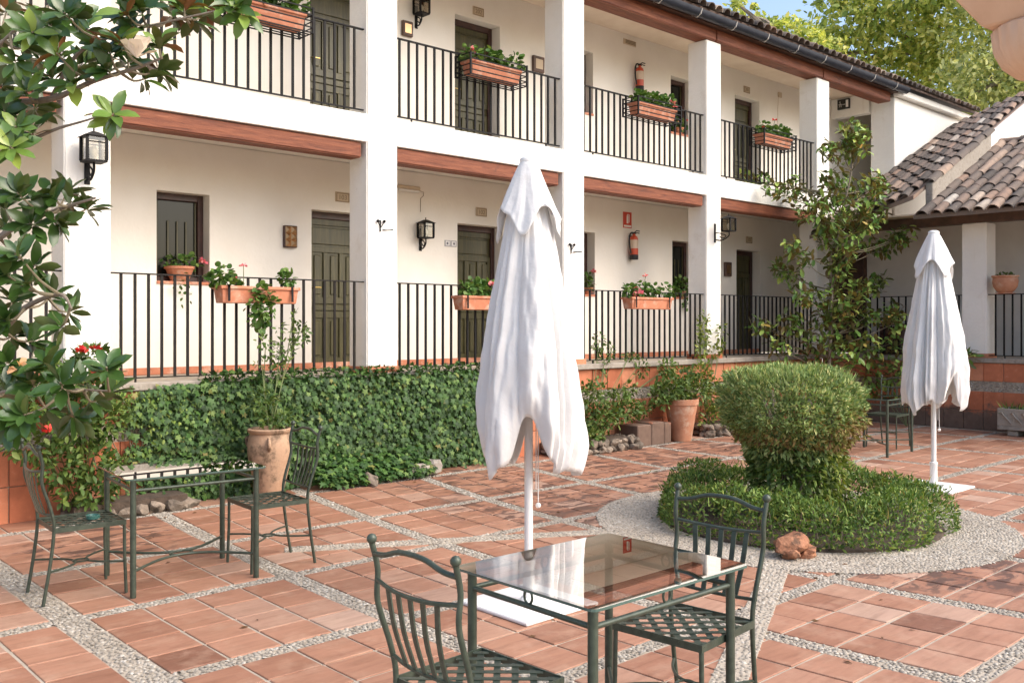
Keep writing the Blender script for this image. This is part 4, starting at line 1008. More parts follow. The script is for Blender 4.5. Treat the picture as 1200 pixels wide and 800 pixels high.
planter(3.48, 2.085, .92, 'clay planter on lower railing with pink flowers near the vine pillar', False, [(-.14, .31, .035), (-.33, .06, .07), (-.32, .13, .05), (-.36, .0, .05)], 3, 'petal_pink', .5)
planter(-2.62, 4.90, .80, 'clay planter in iron basket above the red beam, next to upper green door', True, [], 4, lush=1.3)
planter(.43, 4.87, .80, 'clay planter in iron basket with magenta flower at upper balcony door', True, [(-.33, .13, .05), (-.36, -.02, .045)], 5, 'petal_pink', .8)
planter(3.55, 4.86, .86, 'clay planter in iron basket in front of upper fire extinguisher', True, [(.35, .10, .05), (.42, .06, .04)], 6, 'petal_pink', 1.2)
planter(6.76, 4.86, .86, 'clay planter in iron basket with small red flower near the eave end', True, [(-.08, .26, .04), (-.40, .1, .03)], 7, 'petal_red', 1.2)

def sill_pot(x, z, r, label, nleaf, spread, fl=(), mat='planter_clay', hang=.0):
    t = thing('flower_pot', label, 'flower pot', (x, YB + .06, z), group='pots on the window sills')
    MB().lathe([(r * .55, 0), (r * .62, .01), (r * .95, r * .85), (r * 1.05, r * .87), (r * 1.05, r * 1.05), (r * .9, r * 1.05), (r * .85, r * .8), (.002, r * .78)], (0, 0, 0), 18).build('pot', mat, t, local=True, smooth=True)
    b = Vector(t.location)
    clump('foliage', b + Vector((0, -.03, r + spread[2] * .5)), spread, nleaf, .055, 'round', 'geranium_leaf', t, .3)
    if hang: clump('foliage', b + Vector((0, -.13, -hang * .4)), (spread[0] * .5, .02, hang), nleaf // 4, .05, 'round', 'geranium_leaf', t, .2, .5)
    for (dx, dz, s) in fl:
        MB().tube([(0, 0, r * .8), (dx, -.05, dz)], .004, 5).build('stem', 'green_stem', t, local=True); flower(b + Vector((dx, -.05, dz)), s, 'petal_pink', t)
sill_pot(-2.90, 2.175, .155, 'round clay pot with trailing plant on lower window sill', 70, (.22, .10, .09), ((.24, .22, .05),), hang=.22)
sill_pot(3.70, 2.175, .10, 'clay pot with pink flower on window sill behind the larger umbrella', 70, (.11, .09, .16), ((.10, .35, .05),))
sill_pot(6.10, 2.175, .10, 'leafy dark pot plant on lower window sill next to vine pillar', 150, (.24, .12, .17), (), 'pot_clay', hang=.15)
sill_pot(6.05, 5.025, .10, 'clay pot with red flowers on the upper balcony window sill', 90, (.20, .1, .12), ((.14, .25, .05), (-.05, .2, .04)))

# ------------------------------------------------------------------ stones, jars, pots, trough
def rock_mesh(seed, sub=2, rough=.28):
    rg = random.Random(seed); bm = bmesh.new(); bmesh.ops.create_icosphere(bm, subdivisions=sub, radius=1)
    ax = [Vector((rg.gauss(0, 1), rg.gauss(0, 1), rg.gauss(0, 1))).normalized() for _ in range(9)]; cut = [rg.uniform(.55, .9) for _ in ax]
    for v in bm.verts:
        for a, c in zip(ax, cut):
            d = v.co.dot(a)
            if d > c: v.co -= a * (d - c) * .85
        v.co *= 1 + rg.uniform(-rough, rough) * .45
    me = bpy.data.meshes.new('stone'); bm.to_mesh(me); bm.free(); return me
ROCKS = [rock_mesh(i, 2, .34) for i in range(8)]
def stones(parent, spots, mat='rock', name='stone'):
    for (x, y, z, s) in spots:
        me = random.choice(ROCKS)
        me2 = me if (me.materials and me.materials[0] == M[mat]) else me.copy()
        if not me2.materials: me2.materials.append(M[mat])
        else: me2.materials[0] = M[mat]
        o = link(name, me2, None, parent); o.location = Vector((x, y, z)) - wloc(parent)
        o.scale = (s * random.uniform(.9, 1.35), s * random.uniform(.8, 1.1), s * random.uniform(.6, .85)); o.rotation_euler = (random.uniform(-.4, .4), random.uniform(-.4, .4), random.uniform(0, 6))
def border(label, x0, x1, y0, y1, h, s, loc):
    t = thing('stone_border', label, 'stone border', loc); sp = []
    nx = int((x1 - x0) / (s * 1.5)) + 1
    for lv in range(max(1, int(h / (s * 1.1)))):
        for i in range(nx): sp.append((x0 + (x1 - x0) * i / max(1, nx - 1) + random.uniform(-.02, .02), y0 + random.uniform(-.02, .03) + lv * .03, s * .5 + lv * s * 1.1, s * random.uniform(.8, 1.15)))
    ny = int((y1 - y0) / (s * 1.5))
    for lv in range(max(1, int(h / (s * 1.1)))):
        for i in range(1, ny):
            for x in (x0, x1): sp.append((x + random.uniform(-.02, .02), y0 + (y1 - y0) * i / ny, s * .5 + lv * s * 1.1, s * random.uniform(.8, 1.1)))
    stones(t, sp)
    MB().mm(x0, x1, y0 + .02, y1 + .01, .0, h * .8).build('soil', 'soil', t)
    return t
border('low border of rough brown stones at foot of the wall, left of ivy', -4.55, -3.55, -.36, .0, .17, .085, (-4.0, -.2, 0))
border('low stone border holding shrubs between larger umbrella and clay pot', 1.35, 2.75, -.48, .0, .2, .08, (2.0, -.3, 0))
border('dark rubble stones at the plinth behind the tapered clay pot', 4.55, 5.6, -.42, .0, .22, .09, (5.0, -.3, 0))
t = thing('stone_block', 'pale weathered stone block at the foot of the ivy', 'stone', (-.86, -.30, 0))
for (x, y, sx) in ((-.90, -.40, .10), (-.72, -.33, .10)):
    stones(t, [(x, y, .09, .135)], 'pale_stone')
t = thing('stone_block', 'half buried stone in the ivy mound near the chair', 'stone', (-1.62, -.5, 0)); stones(t, [(-1.62, -.47, .05, .10)], 'rock')
t = thing('orange_rock', 'rough orange rock at the edge of the round hedge', 'rock', pix(938, 652, z=.02)); o_ = pix(938, 652, z=.02)
stones(t, [(o_.x - .03, o_.y + .06, .10, .13), (o_.x + .09, o_.y + .0, .055, .09), (o_.x - .10, o_.y + .02, .05, .08), (o_.x + .03, o_.y - .03, .03, .06)], 'orange_rock', 'rock_lump')

jar = thing('clay_jar', 'large weathered clay oil jar with tall rose bush in front of ivy', 'jar', (-2.78, -.46, .013))
MB().lathe([(.115, 0), (.12, .02), (.145, .12), (.185, .30), (.21, .44), (.214, .52), (.20, .60), (.188, .635), (.208, .65), (.212, .675), (.198, .685), (.175, .68), (.17, .60), (.002, .58)], (0, 0, 0), 32).build('body', 'jar_clay', jar, local=True, smooth=True)
for a in (2.2, 4.2):
    c, s = math.cos(a), math.sin(a)
    MB().tube(spline([(.195 * c, .195 * s, .60), (.24 * c, .24 * s, .575), (.235 * c, .235 * s, .52), (.208 * c, .208 * s, .49)]), .017, 8).build('handle', 'jar_clay', jar, local=True, smooth=True)
MB().lathe([(.176, .60), (.17, .615), (.003, .62)], (0, 0, 0), 20).build('soil', 'soil', jar, local=True)
pot = thing('tapered_pot', 'tall tapered terracotta pot with bushy plant at the plinth', 'pot', (3.86, -.36, .013))
MB().lathe([(.145, 0), (.15, .02), (.20, .32), (.235, .52), (.25, .525), (.255, .60), (.235, .605), (.215, .57), (.002, .55)], (0, 0, 0), 30).build('body', 'pot_clay', pot, local=True, smooth=True)
MB().lathe([(.216, .555), (.2, .575), (.003, .58)], (0, 0, 0), 20).build('soil', 'soil', pot, local=True)
bx = thing('terracotta_trough', 'low stained terracotta trough between stone border and clay pot', 'trough', (3.15, -.22, 0))
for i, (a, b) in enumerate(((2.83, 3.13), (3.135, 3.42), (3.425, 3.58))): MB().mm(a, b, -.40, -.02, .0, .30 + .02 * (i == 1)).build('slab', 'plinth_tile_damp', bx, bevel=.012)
tr = thing('stone_trough', 'carved pale stone trough on feet beside the wing plinth', 'trough', (8.15, -3.72, 0))
MB().add([(7.98, y, z) for y, z in ()] , []) if False else None
body = MB().mm(7.95, 8.35, -4.25, -3.22, .10, .16).mm(7.95, 8.00, -4.25, -3.22, .16, .42).mm(8.30, 8.35, -4.25, -3.22, .16, .42).mm(8.0, 8.30, -4.25, -4.20, .16, .42).mm(8.0, 8.30, -3.27, -3.22, .16, .42)
body.build('basin', 'pale_stone', tr, bevel=.006)
for y in (-4.05, -3.42): MB().mm(7.99, 8.31, y - .08, y + .08, .0, .10).build('foot', 'pale_stone', tr, bevel=.02)
for k, y in enumerate(np.linspace(-4.1, -3.36, 6)):
    MB().tube(spline([(7.947, y - .06, .20), (7.935, y - .02, .26), (7.93, y + .03, .31), (7.94, y + .07, .36)]), [.012] * 15 + [.028], 7).build('relief_leaf', 'pale_stone', tr, smooth=True)
MB().mm(8.0, 8.3, -4.2, -3.27, .16, .38).build('soil', 'soil', tr)
n = 260; P = np.c_[RNG.uniform(8.0, 8.3, n), RNG.uniform(-4.2, -3.27, n), np.full(n, .38)]
scatter('foliage', P, rdir(n, 1.2), rdir(n), RNG.uniform(.08, .2, n), 'blade', 'hedge_leaf', tr)
bw = thing('clay_bowl', 'round clay bowl planter standing on the wing railing', 'bowl', (8.62, -3.10, 2.187))
MB().mm(-.09, .09, -.12, .12, .0, .012).build('stand', 'planter_clay', bw, local=True)
MB().lathe([(.09, .012), (.12, .03), (.175, .11), (.19, .19), (.18, .25), (.20, .265), (.20, .285), (.175, .285), (.165, .24), (.002, .24)], (0, 0, 0), 28).build('body', 'pot_clay', bw, local=True, smooth=True)
clump('foliage', (8.62, -3.10, 2.46), (.15, .15, .06), 130, .05, 'oval', 'shrub_leaf', bw, .2, -.4)
bn = thing('wooden_chest', 'reddish wooden slatted chest behind the wing railing', 'chest', (9.25, -.95, FL))
a = pix(1031, 400, x=9.15); b = pix(1056, 400, x=9.15); ya, yb = b.y, a.y
for k in range(3): MB().mm(9.13, 9.16, ya, yb, FL + .06 + .155 * k, FL + .20 + .155 * k).build('slat', 'frame_wood', bn, bevel=.004)
MB().mm(9.161, 9.55, ya, yb, FL, FL + .5).build('carcass', 'dark_wood', bn); MB().mm(9.11, 9.57, ya - .02, yb + .02, FL + .525, FL + .555).build('lid', 'frame_wood', bn, bevel=.004)
a = pix(990, 330, x=9.98); b = pix(1001, 330, x=9.98)
dd = MB().mm(9.955, 9.998, min(a.y, b.y) - .25, max(a.y, b.y) + .25, FL, 3.2).build('door', 'dark_wood', Wg); MB().mm(9.94, 9.9545, min(a.y, b.y) - .2, max(a.y, b.y) + .2, FL + .1, 3.1).build('panel', 'frame_wood', dd, bevel=.006)

# fluted clay pot hanging from an iron bracket, high on the right, close to the camera
hc = pix(1226, 30, Z=3.1); zb = pix(1226, 92, Z=3.1).z; zr = pix(1150, 30, Z=3.1).z
hp = thing('hanging_pot', 'fluted terracotta pot with broad faceted rim hanging overhead', 'pot', (hc.x, hc.y, zb))
hr = zr - zb
MB().lathe([(.05, 0), (.085, .012), (.125, .05), (.148, .10), (.155, hr - .01), (.15, hr)], (0, 0, 0), 112, mod=lambda a, i: 1 + (.06 if i in (1, 2, 3, 4) else .02) * abs(math.sin(12 * a)) ** .6).build('bowl', 'pale_clay', hp, local=True, smooth=True)
ro = MB().lathe([(.13, hr - .012), (.200, hr + .0), (.208, hr + .008), (.30, hr + .11), (.31, hr + .12), (.31, hr + .15), (.285, hr + .15), (.20, hr + .05), (.14, hr + .03)], (0, 0, 0), 4).build('rim', 'pale_clay', hp, local=True, bevel=.006)
ro.rotation_euler = (0, 0, math.atan2(UY, -UX) - .12)
for k in range(3):
    a = 2 * math.pi * k / 3 + .5; MB().tube([(.20 * math.cos(a), .20 * math.sin(a), hr + .1), (0, 0, hr + .9)], .004, 5).build('chain', 'black_iron', hp, local=True)
bp = pix(1420, 400, Z=3.1)
br = thing('bracket_post', 'slim black iron post with arm carrying the hanging pot', 'post', (bp.x, bp.y, 0))
MB().tube([(bp.x, bp.y, 0), (bp.x, bp.y, zb + hr + 1.0)], .022, 10).build('post', 'black_iron', br, smooth=True)
MB().tube([(bp.x, bp.y, zb + hr + .93), (hc.x, hc.y, zb + hr + .905)], .012, 8).build('arm', 'black_iron', br, smooth=True)

# ------------------------------------------------------------------ ivy on the plinth
def ivy(label, x0, x1, mat, size, n, prot, loc, ztop=1.14, zfun=None, kind='ivy'):
    t = thing('ivy', label, 'ivy', loc, group='climbers on the plinth')
    x = RNG.uniform(x0, x1, n); z = RNG.random(n) * ztop
    # lumpy surface
    dep = .05 + prot * (.5 + .5 * np.sin(x * 3.1 + 1.7 * np.sin(z * 4)) * np.cos(z * 5 + x * 1.3)) + .03 * RNG.normal(size=n) ** 2
    lay = RNG.random(n) ** .5
    y = .02 - dep * lay
    keep = np.ones(n, bool) if zfun is None else zfun(x, z)
    x, y, z, lay = x[keep], y[keep], z[keep], lay[keep]; k = len(x)
    D = np.c_[RNG.normal(size=k) * .55, -.35 - .2 * RNG.random(k), -1 + RNG.normal(size=k) * .35]
    Nn = np.c_[RNG.normal(size=k) * .35, np.full(k, -1.), .55 + RNG.normal(size=k) * .3]
    scatter('foliage', np.c_[x, y, z], D, Nn, size * RNG.uniform(.4, 1.35, k), kind, mat, t)
    st = MB()
    for i in range(10):
        xx = random.uniform(x0, x1); pts = [(xx, -.02, .0)]
        for q in range(6): xx += random.uniform(-.12, .12); pts.append((min(max(xx, x0), x1), -.02, ztop * (q + 1) / 6.5))
        st.tube(pts, .006, 5)
    st.build('stems', 'twig', t, stuff=True)
    return t
iv = ivy('dense dark green ivy covering the plinth behind the jar and umbrella', -4.02, .52, 'ivy_leaf', .056, 19000, .07, (-1.5, -.05, 0),
    zfun=lambda x, z: (x > -4.02 + .75 * (RNG.random(len(x)) ** .7) * (z < 1.3) * (z * 0 + 1) * .0 + .55 * np.abs(np.sin(z * 7)) * RNG.random(len(x))) & (z > .03))
# ivy mound over the stones, and the fringe on the coping
n = 1100; P = np.c_[RNG.uniform(-2.2, -.75, n), RNG.uniform(-.50, -.1, n), np.zeros(n)]; P[:, 2] = .30 * RNG.random(n) ** .6 * (1 - ((P[:, 1] + .1) / .45) ** 2) + .03
scatter('foliage', P, np.c_[RNG.normal(size=(n, 2)) * .8 - np.array([0, .6]), RNG.normal(size=n) * .3 - .5], np.c_[RNG.normal(size=(n, 2)) * .3 - np.array([0, .5]), np.ones(n)], .07 * RNG.uniform(.6, 1.2, n), 'ivy', 'ivy_leaf', iv)
n = 1300; P = np.c_[RNG.uniform(-3.3, .5, n), RNG.uniform(-.12, .0, n), 1.11 + .13 * RNG.random(n) ** 1.5]
scatter('foliage', P, rdir(n), np.c_[RNG.normal(size=(n, 2)) * .4, np.ones(n)], .055 * RNG.uniform(.6, 1.2, n), 'ivy', 'ivy_leaf', iv)
cr_ = ivy('bright green small-leaved creeper over stones at left of the dark ivy', -4.35, -3.35, 'creeper_leaf', .045, 2600, .05, (-3.9, -.05, 0), 1.10,
    zfun=lambda x, z: (np.sin(x * 9 + 3 * np.sin(z * 7)) + np.sin(z * 11 + x * 4) * .8 > -.35 + .9 * (z < .62)) & (z > .3), kind='oval')

# ------------------------------------------------------------------ round bed: hedge and topiary
hd = thing('round_hedge', 'low ring-shaped green hedge round the foot of the topiary bush', 'hedge', (RC[0], RC[1], .015))
MB().lathe([(1.16, .0), (1.16, .03), (.9, .06), (.01, .07)], (RC[0], RC[1], .0), 40).build('soil', 'soil', hd)
n = 27000; a = RNG.uniform(0, 2 * math.pi, n); ph = RNG.uniform(-.35, math.pi + .35, n)
rad = .925 + .04 * np.sin(5 * a) + .03 * np.sin(11 * a + 1); ww = .27 + .03 * np.sin(7 * a + 2); hh = .26 + .05 * np.sin(4 * a + 1) + .035 * np.sin(9 * a) + .03 * np.sin(23 * a)
q = .75 + .25 * RNG.random(n) ** .4
dr, dz = np.cos(ph) * q, np.sin(ph) * q
P = np.c_[RC[0] + (rad + ww * dr) * np.cos(a), RC[1] + (rad + ww * dr) * np.sin(a), np.clip(.10 + hh * dz, .02, 1)]
out_ = np.c_[np.cos(ph) * np.cos(a), np.cos(ph) * np.sin(a), np.sin(ph)]
D = nrm(out_ * .6 + np.array([0, 0, .4]) + RNG.normal(size=(n, 3)) * .7)
scatter('foliage', P, D, out_ + RNG.normal(size=(n, 3)) * .5, RNG.uniform(.018, .050, n), 'dia', 'hedge_leaf', hd)
n = 3000; a = RNG.uniform(0, 2 * math.pi, n); rd = .93 + RNG.normal(size=n) * .14
P = np.c_[RC[0] + rd * np.cos(a), RC[1] + rd * np.sin(a), .22 + .12 * RNG.random(n)]
scatter('sprigs', P, rdir(n, 1.6), rdir(n), RNG.uniform(.03, .10, n), 'blade', 'hedge_leaf', hd)
mbk = MB()
for i in range(36):
    a = 2 * math.pi * i / 36; p = (RC[0] + .95 * math.cos(a), RC[1] + .95 * math.sin(a))
    mbk.tube([(*p, .03), (p[0] + random.uniform(-.1, .1), p[1] + random.uniform(-.1, .1), .28)], .007, 5)
mbk.build('stems', 'twig', hd, stuff=True)

tp = thing('topiary_bush', 'mushroom-shaped grey-green topiary bush standing inside the round hedge', 'bush', (RC[0], RC[1], .06))
tk = MB()
for i in range(7):
    a = 2 * math.pi * i / 7; tk.tube(spline([(RC[0] + .16 * math.cos(a), RC[1] + .16 * math.sin(a), .05), (RC[0] + .09 * math.cos(a + .5), RC[1] + .09 * math.sin(a + .5), .4), (RC[0] + .28 * math.cos(a + .3), RC[1] + .28 * math.sin(a + .3), .8), (RC[0] + .42 * math.cos(a + .2), RC[1] + .42 * math.sin(a + .2), 1.1)]), [.05 - .002 * k for k in range(16)], 7)
tk.build('trunk', 'bark', tp, smooth=True)
def lobe(n, c, r, mat, s0, s1, kind, nm, zlo=-1, zhi=2, upw=.5):
    d = rdir(n); d = d[(d[:, 2] > zlo) & (d[:, 2] < zhi)]; k = len(d)
    lump = 1 + .05 * np.sin(d[:, 0] * 9 + 1) * np.sin(d[:, 1] * 8) + .04 * np.sin(d[:, 2] * 15 + d[:, 0] * 6)
    sq = (np.hypot(d[:, 0], d[:, 1]) ** 3.2 + np.abs(d[:, 2]) ** 3.2) ** (-1 / 3.2)      # flat-topped, clipped outline
    lump = lump + .05 * np.sin(d[:, 0] * 21 + 5 * d[:, 2]) * np.sin(d[:, 1] * 19 + 2)
    P = np.array(c) + d * np.array(r) * (sq * lump * (.82 + .18 * RNG.random(k) ** .5))[:, None]
    D = nrm(d * .8 + np.array([0, 0, upw]) + RNG.normal(size=(k, 3)) * .5)
    scatter(nm, P, D, d + RNG.normal(size=(k, 3)) * .6, RNG.uniform(s0, s1, k), kind, mat, tp)
cx, cy = RC[0] - .05, RC[1] + .045
lobe(24000, (cx - .01, cy, 1.03), (.59, .59, .29), 'topiary_leaf', .018, .052, 'dia', 'foliage', -.8)
lobe(3000, (cx - .01, cy, 1.16), (.555, .555, .17), 'topiary_leaf', .03, .085, 'blade', 'sprigs', .3, upw=1.2)
lobe(6500, (cx + .03, cy - .04, .90), (.55, .55, .27), 'topiary_dry', .02, .06, 'dia', 'dry_foliage', -.95, .35, -.2)
lobe(3600, (cx, cy, .76), (.40, .40, .26), 'topiary_leaf', .03, .075, 'dia', 'foliage', -1, .5, -.5)
lobe(3200, (cx, cy, .44), (.33, .33, .34), 'shrub_leaf', .04, .09, 'dia', 'foliage', -1, 1, -.3)
lobe(1500, (cx + .12, cy - .16, .52), (.26, .26, .34), 'vine_leaf', .04, .08, 'dia', 'foliage', -1, 1, -.5)

# ------------------------------------------------------------------ shrubs and climbers along the wall
def shrub(name, label, base, clumps, mat, size, kind='oval', stems=6, group=None, cat='shrub', flowers=(), hue='petal_red'):
    t = thing(name, label, cat, base, group=group); st = MB()
    for (c, r, n) in clumps:
        clump('foliage', c, r, n, size, kind, mat, t, .25, .1)
        for i in range(2 if name != 'rose_bush' else 1):
            e = Vector(c) + Vector((random.uniform(-1, 1) * r[0] * .6, random.uniform(-1, 1) * r[1] * .6, random.uniform(-.3, .6) * r[2]))
            b = Vector(base); m_ = (b + e) / 2 + Vector((random.uniform(-.05, .05), random.uniform(-.04, .04), .03)); st.tube(spline([b, m_, e], 4), .0045, 5)
    st.build('stems', 'green_stem', t, stuff=True)
    for (p, r) in flowers: flower(p, r, hue, t)
    return t
def at(px, py, y): return tuple(pix(px, py, y=y))
shrub('rose_bush', 'tall thin rose bush rising from the clay jar', (-2.78, -.46, .63),
      [(at(325, 490, -.46), (.20, .16, .08), 170), (at(308, 468, -.46), (.16, .12, .14), 130), (at(318, 425, -.42), (.20, .1, .06), 60), (at(335, 408, -.42), (.13, .1, .13), 90), (at(352, 392, -.42), (.09, .08, .13), 70), (at(310, 402, -.42), (.09, .07, .08), 34), (at(345, 372, -.42), (.06, .05, .06), 18), (at(327, 385, -.42), (.06, .05, .05), 14)], 'shrub_leaf', .055, cat='rose')
shrub('rose_bush', 'rose bush with red flowers at wall left of the creeper', tuple(pix(98, 605, z=.0)),
      [(at(108, 418, -.35), (.17, .12, .12), 120), (at(85, 440, -.35), (.16, .12, .16), 120), (at(110, 462, -.3), (.22, .15, .18), 190), (at(90, 505, -.3), (.24, .15, .2), 230), (at(110, 540, -.3), (.22, .14, .2), 180), (at(85, 575, -.3), (.16, .12, .14), 90), (at(60, 430, -.3), (.10, .1, .14), 70), (at(50, 470, -.3), (.25, .14, .2), 260), (at(20, 460, -.3), (.25, .14, .25), 240), (at(40, 520, -.3), (.25, .12, .16), 170), (at(70, 545, -.3), (.2, .12, .2), 170), (at(128, 490, -.3), (.16, .12, .2), 170), (at(125, 440, -.3), (.12, .1, .12), 80), (at(110, 580, -.3), (.2, .12, .14), 150), (at(130, 555, -.3), (.14, .1, .18), 110)], 'shrub_leaf', .075, cat='rose',
      flowers=((at(93, 411, -.45), .045), (at(100, 412, -.45), .04), (at(112, 408, -.45), .045), (at(116, 437, -.45), .05), (at(57, 505, -.5), .05)), hue='petal_red')
shrub('wall_shrub', 'loose green shrub growing out of the stone border', (1.95, -.25, .15),
      [(at(694, 465, -.25), (.28, .2, .25), 330), (at(705, 490, -.3), (.36, .2, .2), 420), (at(690, 512, -.36), (.30, .16, .14), 300), (at(735, 480, -.25), (.30, .14, .16), 240), (at(752, 478, -.2), (.26, .1, .12), 130), (at(738, 455, -.1), (.16, .06, .12), 70), (at(725, 470, -.18), (.2, .12, .18), 160)], 'shrub_leaf', .07)
shrub('climbing_vine', 'thin climber reaching the lower railing by the umbrella', (2.25, -.1, .3),
      [(at(707, 425, -.02), (.10, .05, .2), 70), (at(702, 400, .03), (.12, .05, .16), 70), (at(716, 412, .03), (.10, .05, .1), 40), (at(740, 418, -.02), (.22, .05, .05), 70), (at(752, 432, -.05), (.2, .05, .14), 70), (at(783, 432, -.05), (.15, .05, .14), 50)], 'shrub_leaf', .06, 'oval', cat='climber')
shrub('pot_plant', 'bushy green plant spilling over the tapered clay pot', (3.86, -.36, .59),
      [(at(790, 455, -.35), (.36, .2, .2), 420), (at(775, 462, -.32), (.22, .16, .2), 200), (at(815, 455, -.35), (.3, .2, .22), 300), (at(800, 440, -.25), (.3, .14, .16), 180), (at(780, 430, -.2), (.2, .1, .12), 80)], 'shrub_leaf', .075, cat='plant')
shrub('climbing_vine', 'yellow-green climber on pillar beside the tapered pot', (4.75, -.2, .1),
      [(at(825, 385, -.1), (.12, .06, .28), 120), (at(822, 405, -.1), (.14, .06, .18), 90), (at(846, 392, -.1), (.10, .06, .25), 60), (at(838, 412, -.1), (.16, .06, .1), 50), (at(823, 440, -.2), (.22, .1, .28), 230), (at(838, 465, -.25), (.26, .14, .3), 280), (at(830, 490, -.25), (.2, .12, .2), 130)], 'vine_leaf', .07, cat='climber')
shrub('wall_shrub', 'low dark shrub between the topiary bush and the plinth', (5.9, -.35, .0),
      [(at(858, 470, -.3), (.3, .2, .26), 220), (at(880, 455, -.3), (.4, .2, .2), 240), (at(905, 440, -.3), (.4, .2, .2), 200)], 'shrub_leaf', .075)
shrub('wall_shrub', 'glossy green shrub at wing plinth behind the smaller umbrella', (8.2, -1.7, .0),
      [(at(1060, 430, -1.7), (.2, .2, .3), 90), (tuple(pix(1128, 418, x=8.35)), (.12, .2, .12), 60), (tuple(pix(1046, 440, x=8.3)), (.2, .2, .3), 100), (tuple(pix(1020, 440, x=8.2)), (.25, .25, .3), 120)], 'magnolia_leaf_far', .12, 'mag')

# ------------------------------------------------------------------ young magnolia in the far corner
MX, MY = 7.3, -.75
yt = thing('young_magnolia', 'young magnolia tree with bronze leaf tips in the corner of the court', 'tree', (MX, MY, 0))
cl = [(350,60),(380,70),(362,85),(290,120),(330,130),(375,120),(355,105),(40,205),(85,205),(125,240),(180,225),(185,260),(240,260),(290,210),(330,210),(400,225),(430,210),(455,240),(290,280),(340,290),(390,300),(220,310),(270,350),(320,340),(380,350),(440,300),(300,390),(350,400),(270,380),(180,410),(145,480),(180,500),(220,455),(300,450),(340,440),(410,410),(460,410),(490,390),(520,370),(310,520),(300,570),(430,510),(380,540),(420,530),(210,560),(240,560),(80,650),(120,680),(160,640),(200,650),(260,640),(300,640),(350,640),(400,620),(450,620),(480,600),(490,640),(250,700),(300,700),(350,700),(400,700),(420,740),(350,750),(300,760),(230,740),(140,720),(480,700),(320,480),(330,600),(280,610),(360,580),(310,250),(360,250),(420,260),(260,300),(340,330),(410,340)]
P, D, Nn, S = [], [], [], []; lim = MB()
trunk = [Vector((MX, MY, 0)), pix(972, 420, Z=15.7), pix(975, 340, Z=15.7), pix(985, 260, Z=15.7), pix(998, 200, Z=15.7), pix(1000, 160, Z=15.7)]
tsp = spline(trunk, 6); lim2 = MB().tube(tsp, [.035 - .0009 * i for i in range(len(tsp))], 8); lim2.build('trunk', 'bark', yt, smooth=True)
for (x, y) in cl:
    px, py = 860 + x / 2.58, 130 + y / 2.58; Zd = 15.7 + random.uniform(-.7, .6) * min(1, .3 + py / 420); c = pix(px, py, Z=Zd)
    b = min(tsp, key=lambda v: (v - c).length + max(0, v.z - c.z + .25) * 2.0)
    lim.tube(spline([b, (b + c) / 2 + Vector((random.uniform(-.06, .06), random.uniform(-.06, .06), -.05)), c], 4), [.011, .010, .009, .009, .008, .007, .006, .005, .004], 6)
    ax = (c - b); ax = (ax.normalized() if ax.length > .05 else Vector((0, 0, 1))) * .6 + Vector((0, 0, .6))
    for k in range(random.randint(42, 58)):
        dv = Vector(rdir(1)[0]) * .95 + ax * .45 + Vector((0, 0, -.5)); dv.normalize()
        P.append(c + Vector(rdir(1)[0]) * .14); D.append(dv); Nn.append(Vector((0, 0, 1)) + Vector(rdir(1)[0]) * .45); S.append(random.uniform(.10, .17))
lim.build('branch', 'twig', yt, smooth=True)
scatter('foliage', P, D, Nn, S, 'mag', 'magnolia_leaf_far', yt)

# ------------------------------------------------------------------ old magnolia reaching in from the left
tb0 = pix(-130, 400, Z=5.6); OM = thing('magnolia_tree', 'old magnolia with glossy leaves, rusty undersides and a white flower', 'tree', (tb0.x, tb0.y, 0))
tr_ = spline([(tb0.x, tb0.y, 0), (tb0.x + .04, tb0.y, 1.2), pix(-125, 290, Z=5.6), pix(-95, 180, Z=5.5), pix(-60, 90, Z=5.5), pix(-30, 0, Z=5.5), pix(-20, -110, Z=5.5)], 5)
MB().tube(tr_, [.13 - .0028 * i for i in range(len(tr_))], 10).build('trunk', 'bark', OM, smooth=True)
LIM = [[(-95, 180), (-20, 128), (60, 116), (110, 95), (160, 80), (190, 68)], [(60, 116), (92, 62), (140, 40), (200, 25), (285, 6)], [(-110, 330), (-20, 290), (20, 265), (70, 245), (112, 232)],
       [(-120, 420), (-10, 392), (30, 360), (70, 345), (84, 362)], [(-60, 90), (-10, 60), (25, 28), (60, 5)], [(-40, 140), (20, 165), (70, 150), (105, 140), (140, 128)], [(-125, 500), (-20, 465), (40, 455), (128, 458)], [(-120, 440), (-30, 420), (15, 410)]]
nodes_ = []
for li, L_ in enumerate(LIM):
    pts = spline([pix(x, y, Z=5.5 - .05 * k + .06 * math.sin(li * 2.3 + k)) for k, (x, y) in enumerate(L_)], 5)
    r0 = .026 if li in (0, 2, 3) else .014
    MB().tube(pts, [max(.006, r0 * (1 - .8 * i / len(pts))) for i in range(len(pts))], 7).build('limb', 'bark', OM, smooth=True); nodes_ += pts
ROS = [(8,12),(38,38),(18,72),(66,62),(58,88),(102,28),(112,52),(82,96),(146,14),(140,46),(186,50),(204,18),(172,92),(188,80),(216,8),(242,14),(272,6),(284,16),(30,106),(18,148),(38,150),(132,134),(12,172),(46,20),(92,74),(124,80),(150,70),
       (30,55),(5,45),(50,70),(90,20),(75,15),(105,75),(5,100),(45,125),(5,130),(155,30),(165,8),(128,60),(228,22),(60,30),(5,240),(35,262),(60,225),(30,330),(5,320),(5,375),(40,400),(20,226),(50,242),(80,222),(104,244),(70,262),(84,236),(8,262),(20,296),(44,312),(14,348),(82,366),(62,345),(70,384),(18,392),(8,425),(36,448),(70,448),(112,470),(130,458),(28,486),(8,455),(55,425),(92,448),(60,480),(88,490),(10,500),(125,430)]
LM = []
